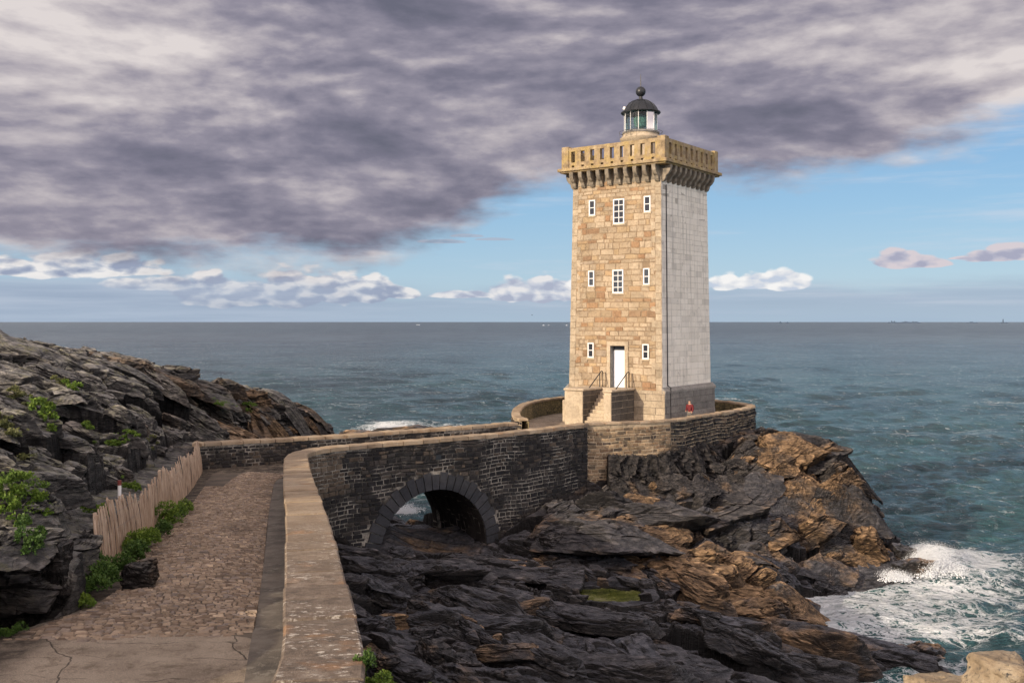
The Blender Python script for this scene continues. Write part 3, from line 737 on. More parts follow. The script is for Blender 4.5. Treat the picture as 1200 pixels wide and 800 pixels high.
# ------------------------------------------------------------------ slabs: separate-looking layers of the same bedrock
def master(n, seed, flat=1.):
    """angular, slightly worn polytope; unit half sizes; returns verts, quads, crack value"""
    R_ = np.random.RandomState(seed); t = np.tan(np.linspace(-1, 1, n+1)*math.pi/4); vs = []; fs = []
    for ax in range(3):
        for sg in (-1, 1):
            a, b = np.meshgrid(t, t); p = np.zeros((a.size, 3)); p[:, ax] = sg; p[:, (ax+1) % 3] = a.ravel()*sg; p[:, (ax+2) % 3] = b.ravel()
            k = len(vs)*(n+1)**2; ii = (np.arange(n)[:, None]*(n+1)+np.arange(n)[None]).ravel()+k
            vs.append(p); fs.append(np.stack([ii, ii+1, ii+n+2, ii+n+1], 1))
    d = np.concatenate(vs); d /= np.linalg.norm(d, axis=1)[:, None]; Fq_ = np.concatenate(fs)
    N = [(0, 0, 1, .95), (0, 0, -1, 1.)]
    m = R_.randint(5, 8)
    for k in range(m):
        an = 2*math.pi*(k+R_.uniform(-.3, .3))/m; el = R_.uniform(-.35, .5); N.append((math.cos(an)*math.cos(el), math.sin(an)*math.cos(el), math.sin(el), R_.uniform(.72, 1.)))
    for k in range(4):
        an = R_.uniform(0, 6.28); el = R_.uniform(.6, 1.2); N.append((math.cos(an)*math.cos(el), math.sin(an)*math.cos(el), math.sin(el), R_.uniform(.80, 1.)))
    N = np.array(N); dots = np.clip((d@N[:, :3].T)/N[:, 3], 0, None); r = (np.sum(dots**26, 1))**(-1/26.)
    return d*r[:, None], Fq_
MS = [master(23 if QUICK is None else 14, 900+k) for k in range(14)]; MSs = [master(9, 950+k) for k in range(12)]
CV, CF, CT, CK = [V], [Fq], [np.stack([och, lich, wet], 1)], [crk]; noff = len(V)
Hgrid = V[:, 2].reshape(GX.shape)
def hgrid(x, y):
    i = np.clip(np.searchsorted(xs, x)-1, 0, len(xs)-2); j = np.clip(np.searchsorted(ys, y)-1, 0, len(ys)-2)
    return Hgrid[j, i]
hyg, hxg = np.gradient(H0.reshape(GX.shape), ys, xs)
def gl(arr, x, y):
    i = min(max(int(np.searchsorted(xs, x))-1, 0), len(xs)-2); j = min(max(int(np.searchsorted(ys, y))-1, 0), len(ys)-2)
    return float(arr[j*len(xs)+i])
def slope_at(x, y): return gl(hxg.ravel(), x, y), gl(hyg.ravel(), x, y)
def slope_old(x, y, e=.9): return (float(base_h(np.array([x+e]), np.array([y]))[0]-base_h(np.array([x-e]), np.array([y]))[0])/(2*e), float(base_h(np.array([x]), np.array([y+e]))[0]-base_h(np.array([x]), np.array([y-e]))[0])/(2*e))
poly_near = [tuple(p) for p in near.p]
def add_slab(x, y, z, size, yaw, nrm_, seed, tone, small=False, amp=1., cap=False):
    global noff
    v, f = (MSs if small else MS)[seed % (12 if small else 14)]
    v = v.copy(); 
    if seed % 2: v[:, 0] *= -1; f = f[:, ::-1]
    v = v*np.array(size)
    nn = Vector(nrm_).normalized(); xa = Vector((math.cos(yaw), math.sin(yaw), 0)); xa = (xa-nn*xa.dot(nn)).normalized(); ya = nn.cross(xa)
    B = np.array([xa, ya, nn])
    # layering: thin beds step in and out, cracks run across
    rad = v/np.array(size)**2; rad /= np.linalg.norm(rad, axis=1)[:, None]
    sd = v+seed*7.7; th = size[2]
    s1 = (max(.9, size[0]*.7), max(.6, size[1]*.7), max(.10, th*.38)); o1, e1, _ = fracture(sd, np.eye(3), s1, seed*3+1, .5)
    am = (.13 if not small else .08)*amp*min(1, th*1.8)
    c1 = 1-smooth01(e1, 0, .07); dd = o1*am*1.5-c1*am*.55
    if not small:
        o2, e2, _ = fracture(sd, bed_basis(.1, .12, .7), (.62, .36, .11), seed*3+2, .8); c2 = 1-smooth01(e2, 0, .08); dd += o2*.040*amp-c2*.018*amp; c1 = np.maximum(c1*.9, c2*.55)
        dd += fbm(sd, 1.1, 3, seed)*.08*amp+fbm(sd, 5., 2, seed+3)*.012
    v = (v+rad*dd[:, None])@B+np.array([x, y, z])
    if cap:
        i = np.clip(np.searchsorted(xs, v[:, 0])-1, 0, len(xs)-2); j = np.clip(np.searchsorted(ys, v[:, 1])-1, 0, len(ys)-2)
        mx = H0[j*len(xs)+i]+np.where(v[:, 0] < 0, .60, .60); ov = v[:, 2]-mx; v[:, 2] = np.where(ov > 0, mx+.25*ov, v[:, 2])
    CV.append(v); CF.append(f+noff); noff += len(v); CK.append(c1*.8)
    jt = fbm(sd, .8, 2, seed+9)*.2; tn = np.array(tone)[None]*np.ones((len(v), 1)); tn[:, 0] += jt; CT.append(tn)
rs = random.Random(77)
def scatter(reg, n, box, smin, smax, ar, th, small, seed0, extra=None):
    ang, (b0, b1), _ = BEDS[reg]; k = 0; tries = 0
    while k < n and tries < n*14:
        tries += 1
        x = rs.uniform(box[0], box[1]); y = rs.uniform(box[2], box[3]); L = rs.uniform(0, 1)**1.6*(smax-smin)+smin
        if L > 1.2 and y < 20: L *= .6
        a_ = np.array([x]); b_ = np.array([y])
        wl_ = -x-.20*y; rg = 0 if wl_ > -.5 else (1 if y+.35*x > 48.5 else 2)
        if rg != reg: continue
        if gl(inp, x, y): continue
        dp = gl(dpp, x, y)
        if dp < .25+(.95 if reg == 0 else .68)*L: continue
        if L > 1.3 and rs.random() < .25: L *= .7
        if extra and not extra(x, y, L): continue
        z = gl(V[:, 2], x, y)
        if z < SEA-.9: continue
        sl = slope_at(x, y); st = min(1, math.hypot(*sl)/1.1); kk = .25+.45*st
        gx_ = (b0+rs.gauss(0, .22))*(1-kk)+max(-1.1, min(1.1, sl[0]))*kk; gy_ = (b1+rs.gauss(0, .20))*(1-kk)+max(-1.1, min(1.1, sl[1]))*kk
        if reg == 1: gx_ = .62+rs.gauss(0, .18); gy_ = -.30+rs.gauss(0, .15)+.3*sl[1]
        sz = (L, L*rs.uniform(*ar), L*rs.uniform(*th)+.06)
        j = int(np.argmin(np.abs(ys-y)))*len(xs)+int(np.argmin(np.abs(xs-x)))
        tn = (och[j]+rs.gauss(0, .20), lich[j]*rs.uniform(.7, 1.1), wet[j]*rs.uniform(.6, 1.1))
        add_slab(x, y, z+.20-sz[2]*rs.uniform(.0, .6), sz, ang+rs.gauss(0, .28), (-gx_, -gy_, 1), seed0+k, tn, small, cap=(reg == 0 and y > 30) or reg == 1); k += 1
def ok0(x, y, L):
    if np.hypot((x+8.35)/1.0, (y-19.35)/1.25) < 1.1+L: return False
    if y < 13.5 or (abs(x+8.8) < 1.1+L and abs(y-16.1) < 1.2+L): return False
    z = gl(V[:, 2], x, y)
    if gl(dfe, x, y) < 1.0+L*.9: return False
    if min(np.hypot(x+13.0, y-45.5), 9) < 1.5+L: return False
    if gl(dfar, x, y) < .9+L*.9: return False
    return True
def ok2(x, y, L):
    if y < 29: return False
    ac_ = (x-bx)*(-nyb)+(y-by)*nxb; al_ = (x-bx)*(-nxb)+(y-by)*(-nyb)
    if abs(ac_) < 2.6 and al_ > -1.2-L*.5: return L < .45 and al_ < .8
    if math.hypot((x-pool_c[0])/1.5, (y-pool_c[1])/1.3) < (1.2+L*.75 if L > .8 else .78+L*.5): return False
    if gl(dcv, x, y) < .2+L*.8: return False
    return True
def ok1(x, y, L):
    if gl(dpl, x, y) < .35+L*.7: return False
    return ok2(x, y, L)
scatter(0, 210, (-24, -7.6, 14, 66), .8, 3.5, (.34, .60), (.16, .30), False, 1000, ok0)
scatter(0, 520, (-22, -7.6, 14, 66), .22, .85, (.4, .8), (.22, .5), True, 3000, ok0)
scatter(2, 190, (-8, 17, 29, 50), .8, 3.4, (.32, .58), (.18, .34), False, 5000, ok2)
scatter(2, 380, (-8, 17, 29, 50), .2, .75, (.4, .8), (.25, .6), True, 7000, ok2)
scatter(1, 190, (0, 22, 45, 70), .8, 2.5, (.42, .75), (.28, .5), False, 9000, ok1)
scatter(1, 300, (0, 22, 45, 68), .22, .75, (.5, .85), (.3, .6), True, 11000, ok1)
for a_ in ((-8.95, 16.3, 2.15, (1.25, 1.35, .34), .1, (0, -.1), (.05, .5, .2), 41), (-10.3, 17.2, 1.5, (.8, .8, .9), .3, (0, 0), (.0, .3, .2), 42), (940, 0, 0, 0, 0, 0, 0, 0)):
    if a_[3]: add_slab(a_[0], a_[1], a_[2], a_[3], a_[4], (-a_[5][0], -a_[5][1], 1), a_[7], a_[6])
for px, py, Y, sd in ((935, 519, 62.5, 51), (978, 524, 61.6, 52), (1000, 560, 59.2, 53), (1022, 600, 57.8, 54)):
    p = W(px, py, Y); add_slab(p[0]-.6, Y, p[2]-.25, (1.15, .9, .42), .4, (-.35, .2, 1), sd, (.55, 0, .1))
# the crest blocks of the left skyline and the long dark slab above the fence
for (px, py, Y, sz, yaw, g, tn) in ((75, 414, 47, (.9, .8, .42), .1, (.05, 0), (.2, .5, .1)), (150, 424, 49, (1.2, .9, .5), -.1, (-.15, 0), (.5, .4, .1)), (205, 434, 51.5, (1.1, .8, .5), .1, (-.05, .1), (.3, .4, .1)), (262, 450, 55, (1.0, .8, .5), -.2, (-.1, 0), (.5, .3, .1)), (300, 464, 57, (.8, .7, .55), .2, (.05, 0), (.6, .2, .1)), (340, 480, 60, (1.0, .7, .4), -.2, (-.2, 0), (.2, .2, .1)), (365, 492, 62, (.9, .7, .35), -.3, (-.25, 0), (.1, .1, .2)), (20, 414, 45, (1.6, 1.1, .50), -.2, (-.08, 0), (.10, .5, .1)), (112, 424, 47.5, (2.0, 1.3, .72), -.15, (-.05, .05), (.45, .35, .1)), (178, 436, 50, (2.2, 1.2, .35), -.2, (-.30, 0), (.50, .3, .1)),
        (235, 450, 53, (2.4, 1.2, .40), -.2, (-.30, 0), (.40, .4, .1)), (288, 462, 57, (1.1, .9, .55), .1, (-.1, 0), (.55, .2, .1)), (312, 476, 58, (1.1, .8, .6), .3, (-.3, 0), (.40, .2, .1)),
        (128, 505, 38, (2.1, 1.0, .60), -.22, (-.22, -.10), (.02, .55, .2)), (8, 575, 18.8, (1.0, .9, .40), -.2, (-.10, -.12), (.12, 1.0, .1)), (28, 548, 21.5, (1.2, 1.0, .40), -.2, (-.12, -.1), (.05, .8, .1)),
        (10, 622, 18.0, (1.0, .8, .45), -.1, (-.05, -.12), (.05, .6, .2)), (62, 625, 18.9, (.75, .7, .38), .2, (0, -.1), (.40, .5, .1)), (20, 668, 17.4, (.8, .7, .35), .1, (0, -.1), (.05, .3, .2))):
    p = W(px, py, Y); add_slab(p[0], Y, p[2]-sz[2]*(.45 if Y > 40 else .8), sz, yaw, (-g[0], -g[1], 1), int(px*3+py), tn)
# big named-by-eye slabs of the cove floor
for (px, py, Y, sz, yaw, g, tn, sd) in ((445, 688, 38.5, (1.0, 2.1, .55), .15, (.12, -.22), (-.1, 0, .8), 1), (600, 745, 36.5, (3.4, 1.2, .55), -.5, (-.16, -.15), (-.1, 0, .7), 2), (690, 716, 38.5, (2.4, .9, .42), -.35, (-.05, -.12), (-.05, 0, .6), 3),
        (640, 775, 34.5, (2.8, 1.1, .5), -.55, (-.2, -.1), (-.1, 0, .8), 4), (780, 765, 36.5, (2.2, 1.4, .40), -.2, (-.08, -.12), (.15, 0, .6), 5), (890, 760, 39.0, (2.6, 1.3, .45), -.4, (-.2, -.1), (.05, 0, .7), 6),
        (560, 655, 43.5, (2.2, 1.1, .5), -.2, (-.05, -.25), (.22, 0, .4), 7), (640, 668, 43.5, (2.2, 1.2, .45), -.15, (.0, -.2), (.15, 0, .5), 8), (850, 690, 45.6, (2.6, 1.3, .62), -.15, (-.12, -.12), (.85, 0, .0), 9), (905, 705, 45.2, (1.3, 1.1, .70), .1, (-.1, -.1), (.80, 0, .0), 10),
        (720, 665, 45.5, (1.9, 1.0, .45), -.2, (-.1, -.2), (.40, 0, .2), 11), (760, 600, 51.5, (2.6, 1.7, .8), .25, (.2, -.7), (.12, 0, .3), 12), (700, 590, 51.5, (1.8, 1.4, .7), .1, (.1, -.7), (.12, 0, .3), 13), (840, 600, 53.5, (2.0, 1.5, .8), .45, (.5, -.6), (.30, 0, .2), 14),
        (900, 620, 53.5, (1.9, 1.3, .8), .5, (.6, -.5), (.55, 0, .1), 15), (950, 610, 55, (1.9, 1.3, .8), .5, (.7, -.4), (.62, 0, .1), 16), (1010, 625, 55.8, (1.2, 1.3, 1.1), .3, (.5, -.2), (.80, 0, .0), 17), (960, 535, 60.5, (1.7, 1.2, .5), .3, (.25, -.1), (.30, 0, .1), 18),
        (722, 545, 56.1, (1.9, .9, 1.1), .2, (.1, -1.3), (.12, 0, .3), 31), (765, 540, 56.9, (1.8, .9, 1.0), .35, (.3, -1.2), (.15, 0, .3), 32), (805, 530, 58.6, (1.7, .9, .9), .7, (.5, -1.0), (.22, 0, .2), 33), (845, 528, 61.2, (1.8, .9, .9), .8, (.6, -.8), (.30, 0, .2), 34),
        (880, 525, 64.0, (1.6, .9, .8), .6, (.5, -.6), (.30, 0, .2), 35), (690, 560, 54.6, (1.5, .8, 1.1), .6, (.2, -1.1), (.05, 0, .4), 36), (660, 590, 53.0, (1.4, .8, .9), .6, (.0, -.9), (.05, 0, .4), 37),
        (500, 632, 50.5, (.75, 1.9, .65), -.2, (-.25, -.10), (.34, 0, .2), 19), (488, 616, 56.0, (.8, 1.7, .8), -.3, (-.3, -.35), (.55, 0, .1), 21), (462, 625, 53.5, (.6, 1.0, .6), .1, (-.2, -.3), (.45, 0, .1), 22), (476, 648, 47.3, (.6, 1.2, .5), -.1, (-.2, -.2), (.30, 0, .2), 20)):
    p = W(px, py, Y); add_slab(p[0], Y, p[2]-sz[2]*.7, sz, yaw, (-g[0], -g[1], 1), sd*5+3, tn)
me = np_mesh('rock_shore', np.concatenate(CV), np.concatenate(CF), smooth=False, vattr={'tone': np.concatenate(CT), 'crk': np.concatenate(CK)})
print('terrain verts', noff)
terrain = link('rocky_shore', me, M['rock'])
meta(terrain, kind='structure')
bpy.context.view_layer.update()
CAM = Vector((0, 0, EYE))
def ground(x, y, default=None):
    ok, loc, n, i = terrain.ray_cast(Vector((x, y, 40)), Vector((0, 0, -1)))
    return loc.z if ok else default
def land(px, py, ymin=0):
    d = Vector(((px-600)/F, 1, (377-py)/F)).normalized()
    ok, loc, n, i = terrain.ray_cast(CAM, d)
    return (loc, n) if ok else (None, None)
# ------------------------------------------------------------------ masonry
def stones(mapf, U0, U1, V0, V1, rowh, lens, joint, depth, rng, accept=None, holes=(), bev=.25, jit=.25, quoin=None, warp=0., classify=None):
    """courses of individually sized stones; mapf(u, v, d) -> xyz. Returns vertex array, faces, per-face colours"""
    quads = []; v = V0
    while v < V1-.03:
        h = rng.uniform(*rowh); v1 = min(v+h, V1)
        if V1-v1 < rowh[0]*.4: v1 = V1
        u = U0 - rng.uniform(0, lens[0])*(0 if quoin else 1); first = True
        while u < U1-.02:
            l = rng.uniform(*lens)
            if quoin and first: l = quoin[0] if int(round(v*10)) % 2 else quoin[1]
            u1 = min(u+l, U1)
            if U1-u1 < lens[0]*.5: u1 = U1
            segs = [(max(u, U0), u1)]
            for (a0, a1, b0, b1) in holes:
                if b0 < v1-.02 and b1 > v+.02:
                    ns = []
                    for (s0, s1) in segs:
                        if a1 <= s0 or a0 >= s1: ns.append((s0, s1)); continue
                        if a0-s0 > .06: ns.append((s0, a0))
                        if s1-a1 > .06: ns.append((a1, s1))
                    segs = ns
            for s0, s1 in segs:
                cu, cv = (s0+s1)/2, (v+v1)/2
                if s1-s0 > .05 and (accept is None or accept(cu, cv, (s1-s0)/2, (v1-v)/2)):
                    quads.append((s0, s1, v, v1))
            u = u1; first = False
        v = v1
    q = np.array(quads); n = len(q); j = joint/2
    R_ = np.random.RandomState(rng.randint(0, 10**6))
    du = R_.uniform(-jit, jit, (n, 4))*joint*1.2; dv = R_.uniform(-jit, jit, (n, 4))*joint*1.2
    d1 = R_.uniform(.35, 1.0, n)*depth
    cu = np.stack([q[:, 0]+j, q[:, 1]-j, q[:, 1]-j, q[:, 0]+j], 1)+du; cv = np.stack([q[:, 2]+j, q[:, 2]+j, q[:, 3]-j, q[:, 3]-j], 1)+dv
    b = np.minimum(bev*joint*2+.004, np.minimum(q[:, 1]-q[:, 0], q[:, 3]-q[:, 2])*.25)[:, None]
    su = np.array([1, -1, -1, 1])*b; sv = np.array([1, 1, -1, -1])*b
    tl = R_.uniform(-.3, .3, (n, 4))*depth
    def wv(u_): return warp*np.sin(u_*1.7+3)*np.cos(u_*.53) if warp else 0
    outer = mapf(cu.ravel(), (cv+wv(cu)).ravel(), np.full(4*n, -.004)); inner = mapf((cu+su).ravel(), (cv+sv+wv(cu)).ravel(), (d1[:, None]+tl).clip(.002).ravel())
    Vv = np.concatenate([np.asarray(outer).reshape(n, 4, 3), np.asarray(inner).reshape(n, 4, 3)], 1).reshape(-1, 3)
    base = (np.arange(n)*8)[:, None]
    fs = [np.array([4, 5, 6, 7])+base] + [np.array([k, (k+1) % 4, 4+(k+1) % 4, 4+k])+base for k in range(4)]
    Fq = np.concatenate(fs); c0 = R_.rand(n); c1 = R_.rand(n)
    if classify: c0 = classify(q, c0)
    colr = np.tile(np.stack([c0, c1, R_.rand(n)], 1), (5, 1))
    return Vv, Fq, colr
def stone_mesh(name, *a, **k):
    V_, F_, C_ = stones(*a, **k)
    return np_mesh(name, V_, F_, fattr={'col': C_})
def sheet(mapf, us, vs, d=0.):
    U_, V_ = np.meshgrid(us, vs); P = np.asarray(mapf(U_.ravel(), V_.ravel(), np.full(U_.size, d))).reshape(-1, 3)
    nu = len(us); ii = (np.arange(len(vs)-1)[:, None]*nu+np.arange(nu-1)[None, :]).ravel()
    return P, np.stack([ii, ii+1, ii+nu+1, ii+nu], 1)
def join_np(parts):
    Vs, Fs, n = [], [], 0
    for v, f in parts: Vs.append(v); Fs.append(f+n); n += len(v)
    return np.concatenate(Vs), np.concatenate(Fs)

# ================================================================== the causeway bridge and its long parapet
rng = random.Random(4)
bridge = empty('stone_bridge', (float(near.at(arch_u)[0]), float(near.at(arch_u)[1]), -6))
meta(bridge, 'dark stone causeway with an arched footbridge and long parapets leading to the lighthouse', 'bridge')
BL = Vector(bridge.location)
def rel(Vv, root=None): return np.asarray(Vv) - np.array(root or BL)
AC = arch_u; AR = 2.95; AZ = -5.00; RING = .80
WOUT = 0.0; 
def wthick(u): return np.where(u < UB-2, .80, np.interp(u, [UB-2, UB+3], [.80, .50]))
def mnear(u, v, d):
    x, y = near.at(u); nx, ny = near.nrm(u)
    return np.stack([x+nx*d, y+ny*d, v], 1)
def zcu(u): return zc(near.at(u)[1])
# outer wall face: strips down to below the rock, with the arch cut out
us = np.unique(np.concatenate([np.linspace(0, near.L, 140), np.linspace(AC-AR, AC+AR, 61)]))
def arch_z(u, r=AR): return AZ + np.sqrt(np.clip(r*r-(u-AC)**2, 0, None))
def wall_sheet(mf, d):
    top = zcu(us)-.20; inside = np.abs(us-AC) <= AR+1e-6
    bot = np.where(inside, arch_z(us), -9.5)
    P, Fs = [], []
    nrow = 8
    # two separate fans at the springing so that the opening has clean jambs
    segs = [(us[us <= AC-AR+1e-9], None), (us[inside], 1), (us[us >= AC+AR-1e-9], None)]
    out = []
    for su, arch in segs:
        t = np.linspace(0, 1, nrow)
        b = arch_z(su) if arch else np.full(len(su), -9.5); tp = zcu(su)-.20
        G = b[None, :]*(1-t[:, None]) + tp[None, :]*t[:, None]; UU = np.tile(su, (nrow, 1))
        p = mf(UU.ravel(), G.ravel(), np.full(UU.size, d)); nu = len(su)
        ii = (np.arange(nrow-1)[:, None]*nu+np.arange(nu-1)[None, :]).ravel()
        out.append((p, np.stack([ii, ii+1, ii+nu+1, ii+nu], 1)))
    return out
out_parts = wall_sheet(mnear, 0.)
Vw, Fw = join_np(out_parts)
link('outer_wall', np_mesh('outer_wall', rel(Vw), Fw, fattr={'col': np.zeros(len(Fw))}), M['rubble_mortar'], bridge)
def acc(u, v, hu, hv):
    if np.hypot(u-AC, v-AZ) < AR+RING+.02: return False
    if abs(u-AC) < AR+RING and v < AZ: return abs(u-AC) > AR+RING
    return v+hv < float(zcu(u))-.20 and v > -7.5
def rubble_class(q, c):
    um = (q[:, 0]+q[:, 1])/2; vm = (q[:, 2]+q[:, 3])/2
    # cleaner greyish-buff patch beside the bend, darker below
    k = (um > UB-.2) & (um < UB+2.6) & (vm > -1.8)
    return np.where(k, .72+.25*c, c**1.5*np.where(vm < -1.5, .60, .80))
me_ = stone_mesh('rubble', mnear, UB-9, near.L, -6.4, .4, (.12, .26), (.16, .55), .036, .05, rng, accept=acc, jit=.45, warp=.05, classify=rubble_class)
me_.transform(Matrix.Translation(-BL))
link('rubble_facing', me_, M['rubble'], bridge)
# arch ring
vo = []; nv = 25; vf = []; vc = []
for k in range(nv):
    a0 = math.pi*(k+.06)/nv; a1 = math.pi*(k+.94)/nv; n0 = len(vo)
    rr = AR+RING*(1.0 if k % 2 else .86)
    for d in (.0, .075):
        for (r_, a_) in ((AR-.01, a0), (AR-.01, a1), (rr, a1), (rr, a0)):
            p = mnear(np.array([AC-r_*math.cos(a_)]), np.array([AZ+r_*math.sin(a_)]), np.array([d-.0]))[0]; vo.append(p)
    fs = [(4, 5, 6, 7), (0, 1, 5, 4), (1, 2, 6, 5), (2, 3, 7, 6), (3, 0, 4, 7)]
    vf += [tuple(i+n0 for i in f) for f in fs]; vc += [rng.random()]*5
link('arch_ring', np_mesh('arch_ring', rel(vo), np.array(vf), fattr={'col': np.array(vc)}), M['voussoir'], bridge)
# barrel vault from the near face to the far face
BW = 5.1
def mvault(a, t, d):
    """a: angle*AR arc, t: along the barrel"""
    ang = a/AR; r = AR-d; u = AC-r*np.cos(ang)
    x, y = near.at(u); nx, ny = near.nrm(np.full_like(u, AC))
    return np.stack([x-nx*t, y-ny*t, AZ+r*np.sin(ang)], 1)
Pv, Fv = sheet(mvault, np.linspace(0, math.pi*AR, 40), np.linspace(.02, BW, 8), 0.)
link('vault', np_mesh('vault', rel(Pv), Fv, fattr={'col': np.ones(len(Fv))}), M['rubble_mortar'], bridge)
me_ = stone_mesh('vault_stones', mvault, 0, math.pi*AR, .03, BW, (.3, .42), (.5, .9), .045, .03, rng)
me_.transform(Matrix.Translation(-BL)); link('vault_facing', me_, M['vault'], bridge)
# inner face of the long parapet
def mnear_in(u, v, d):
    x, y = near.at(u); nx, ny = near.nrm(u); w_ = wthick(u)
    return np.stack([x-nx*(w_+d), y-ny*(w_+d), v], 1)
def band(mf, us, z0f, z1f, d, n=3):
    t = np.linspace(0, 1, n); UU = np.tile(us, (n, 1)); Z = z0f(us)[None]*(1-t[:, None])+z1f(us)[None]*t[:, None]
    p = mf(UU.ravel(), Z.ravel(), np.full(UU.size, d)); nu = len(us)
    ii = (np.arange(n-1)[:, None]*nu+np.arange(nu-1)[None, :]).ravel()
    return p, np.stack([ii, ii+1, ii+nu+1, ii+nu], 1)
zpu = lambda u: zp(near.at(u)[1])
uu = np.linspace(0, near.L, 150)
Vi, Fi = band(mnear_in, uu, lambda u: zpu(u)-.4, lambda u: zcu(u)-.2, 0.)
link('parapet_inner_face', np_mesh('parapet_inner_face', rel(Vi), Fi[:, ::-1], fattr={'col': np.zeros(len(Fi))}), M['rubble_mortar'], bridge)
# coping: individual slabs laid along a wall line
def coping(line, wfun, side, zfun, u0, u1, ov=.06, th=.20, step=(.7, 1.15), seed=1, name='coping', root=None, loc=None, material=None):
    rg = random.Random(seed); vs = []; fs = []; cs = []; u = u0
    while u < u1-.05:
        e = min(u+rg.uniform(*step), u1); n0 = len(vs); k = 4; dz = rg.uniform(-.018, .018); cr = rg.random(); jo = rg.uniform(-.012, .012)
        usl = np.linspace(u+.020, e-.020, k); x, y = line.at(usl); nx, ny = line.nrm(usl); w_ = wfun(usl); zt = zfun(usl)+dz
        b = .035
        for i in range(k):
            en = .0 if 0 < i < k-1 else b
            o0 = ov+jo; o1 = w_[i]+ov+jo
            prof = [(o0, -th), (o0, -b), (o0-b, -en*.4), (-(o1)+b, -en*.4), (-(o1), -b), (-(o1), -th)]
            for (d, h) in prof: vs.append((x[i]+nx[i]*d*side, y[i]+ny[i]*d*side, zt[i]+h + .008*math.sin(13*x[i]+7*d)))
        m = 6
        for i in range(k-1):
            for q in range(m): fs.append((n0+i*m+q, n0+i*m+(q+1) % m, n0+(i+1)*m+(q+1) % m, n0+(i+1)*m+q)); cs.append(cr)
        for i0 in (n0, n0+(k-1)*m):
            fs.append((i0, i0+1, i0+4, i0+5)); fs.append((i0+1, i0+2, i0+3, i0+4)); cs += [cr, cr]
        u = e
    me = np_mesh(name, np.array(vs)-np.array(loc if loc is not None else (0, 0, 0)), np.array(fs), fattr={'col': np.array(cs)})
    bm = bmesh.new(); bm.from_mesh(me); bmesh.ops.recalc_face_normals(bm, faces=bm.faces); bm.to_mesh(me); bm.free()
    return link(name, me, material or M['coping'], root)
coping(near, wthick, 1, zcu, 0, near.L+.0, seed=3, root=bridge, loc=BL, name='parapet_coping')
def under(line, w0, u0, u1, z, side=1, d=.03):
    pass
# far face of the bridge (seen from the sea side) with the same arch
farout = Line([(-17.4, 43.5), (-13.9, 45.1), (-8.5, 48.4), (-5.0, 51.1), (-2.1, 53.2), (0.1, 55.1)])
fo_c = farout.near_u(bx-nxb*4.9, by-nyb*4.9)
def mfar(u, v, d):
    x, y = farout.at(u); nx, ny = farout.nrm(u); return np.stack([x-nx*d, y-ny*d, v], 1)
def mfar_in(u, v, d):
    x, y = far.at(u); nx, ny = far.nrm(u); return np.stack([x+nx*d, y+ny*d, v], 1)
zcf = lambda u: np.interp(u, [0, far.L*.35, far.L], [.42, .36, .30])
parts = []
for su, arch in ((np.linspace(0, fo_c-AR, 30), 0), (np.linspace(fo_c-AR, fo_c+AR, 40), 1), (np.linspace(fo_c+AR, farout.L, 20), 0)):
    bz = (lambda u: AZ+np.sqrt(np.clip(AR*AR-(u-fo_c)**2, 0, None))) if arch else (lambda u: np.full(len(u), -9.5))
    parts.append(band(mfar, su, bz, lambda u: zcf(u)-.16, 0., 6))
Vf, Ff = join_np(parts)
link('seaward_wall', np_mesh('seaward_wall', rel(Vf), Ff, fattr={'col': np.zeros(len(Ff))}), M['rubble_mortar'], bridge)
ufar = np.linspace(0, far.L, 60)
Vi, Fi = band(mfar_in, ufar, lambda u: zp(far.at(u)[1])-.4, lambda u: zcf(u)-.16, 0.)
link('far_parapet_face', np_mesh('far_parapet_face', rel(Vi), Fi, fattr={'col': np.zeros(len(Fi))}), M['rubble_mortar'], bridge)
me_ = stone_mesh('far_parapet_stones', mfar_in, 0, far.L, -1.3, .26, (.12, .2), (.18, .45), .04, .04, rng, jit=.4, classify=lambda q, c: c*.85,
                 accept=lambda u, v, a, b: v+b < float(zcf(np.array(u)))-.16)
me_.transform(Matrix.Translation(-BL)); link('far_parapet_facing', me_, M['rubble'], bridge)
coping(far, lambda u: np.full(len(u), .56), 1, zcf, 0, far.L, ov=.05, th=.16, seed=8, root=bridge, loc=BL, name='far_parapet_coping')
# weathered drain and iron ring? a small square weep hole above the arch
mbx = MB(); p = mnear(np.array([AC+.15]), np.array([-.55]), np.array([.05]))[0]; nn = Vector((*[float(a) for a in near.nrm(AC)], 0)); tt = Vector((-nn.y, nn.x, 0))
mbx.box(Vector(p)-BL, (.14, .02, .11), (tt, nn, Vector((0, 0, 1)))); mbx.build('drain_opening', M['black_metal'], bridge)

# ================================================================== paving
def clip_sheet(name, poly, zf, step, material, bounds, lift=0.):
    """a grid sheet cut exactly to a plan polygon"""
    bm = bmesh.new()
    vs = [bm.verts.new((x, y, 0)) for x, y in poly]; f = bm.faces.new(vs)
    bmesh.ops.triangulate(bm, faces=[f])
    x0, x1, y0, y1 = bounds
    for k in np.arange(y0, y1, step):
        g = bm.verts[:]+bm.edges[:]+bm.faces[:]
        bmesh.ops.bisect_plane(bm, geom=g, plane_co=(0, k, 0), plane_no=(0, 1, 0))
    for v in bm.verts: v.co.z = float(zf(v.co.y))+lift
    bmesh.ops.recalc_face_normals(bm, faces=bm.faces)
    if sum(f.normal.z for f in bm.faces) < 0: bmesh.ops.reverse_faces(bm, faces=bm.faces)
    me = bpy.data.meshes.new(name); bm.to_mesh(me); bm.free()
    return link(name, me, material)
pv = clip_sheet('path', PATHPOLY, zp, 1.0, M['asphalt'], (-20, 20, 3, 74)); meta(pv, kind='structure')
def inner_x(Y):
    xi, yi = mnear_in(uu, np.zeros_like(uu), np.zeros_like(uu))[:, :2].T
    m = uu < UB
    return np.interp(Y, yi[m], xi[m])
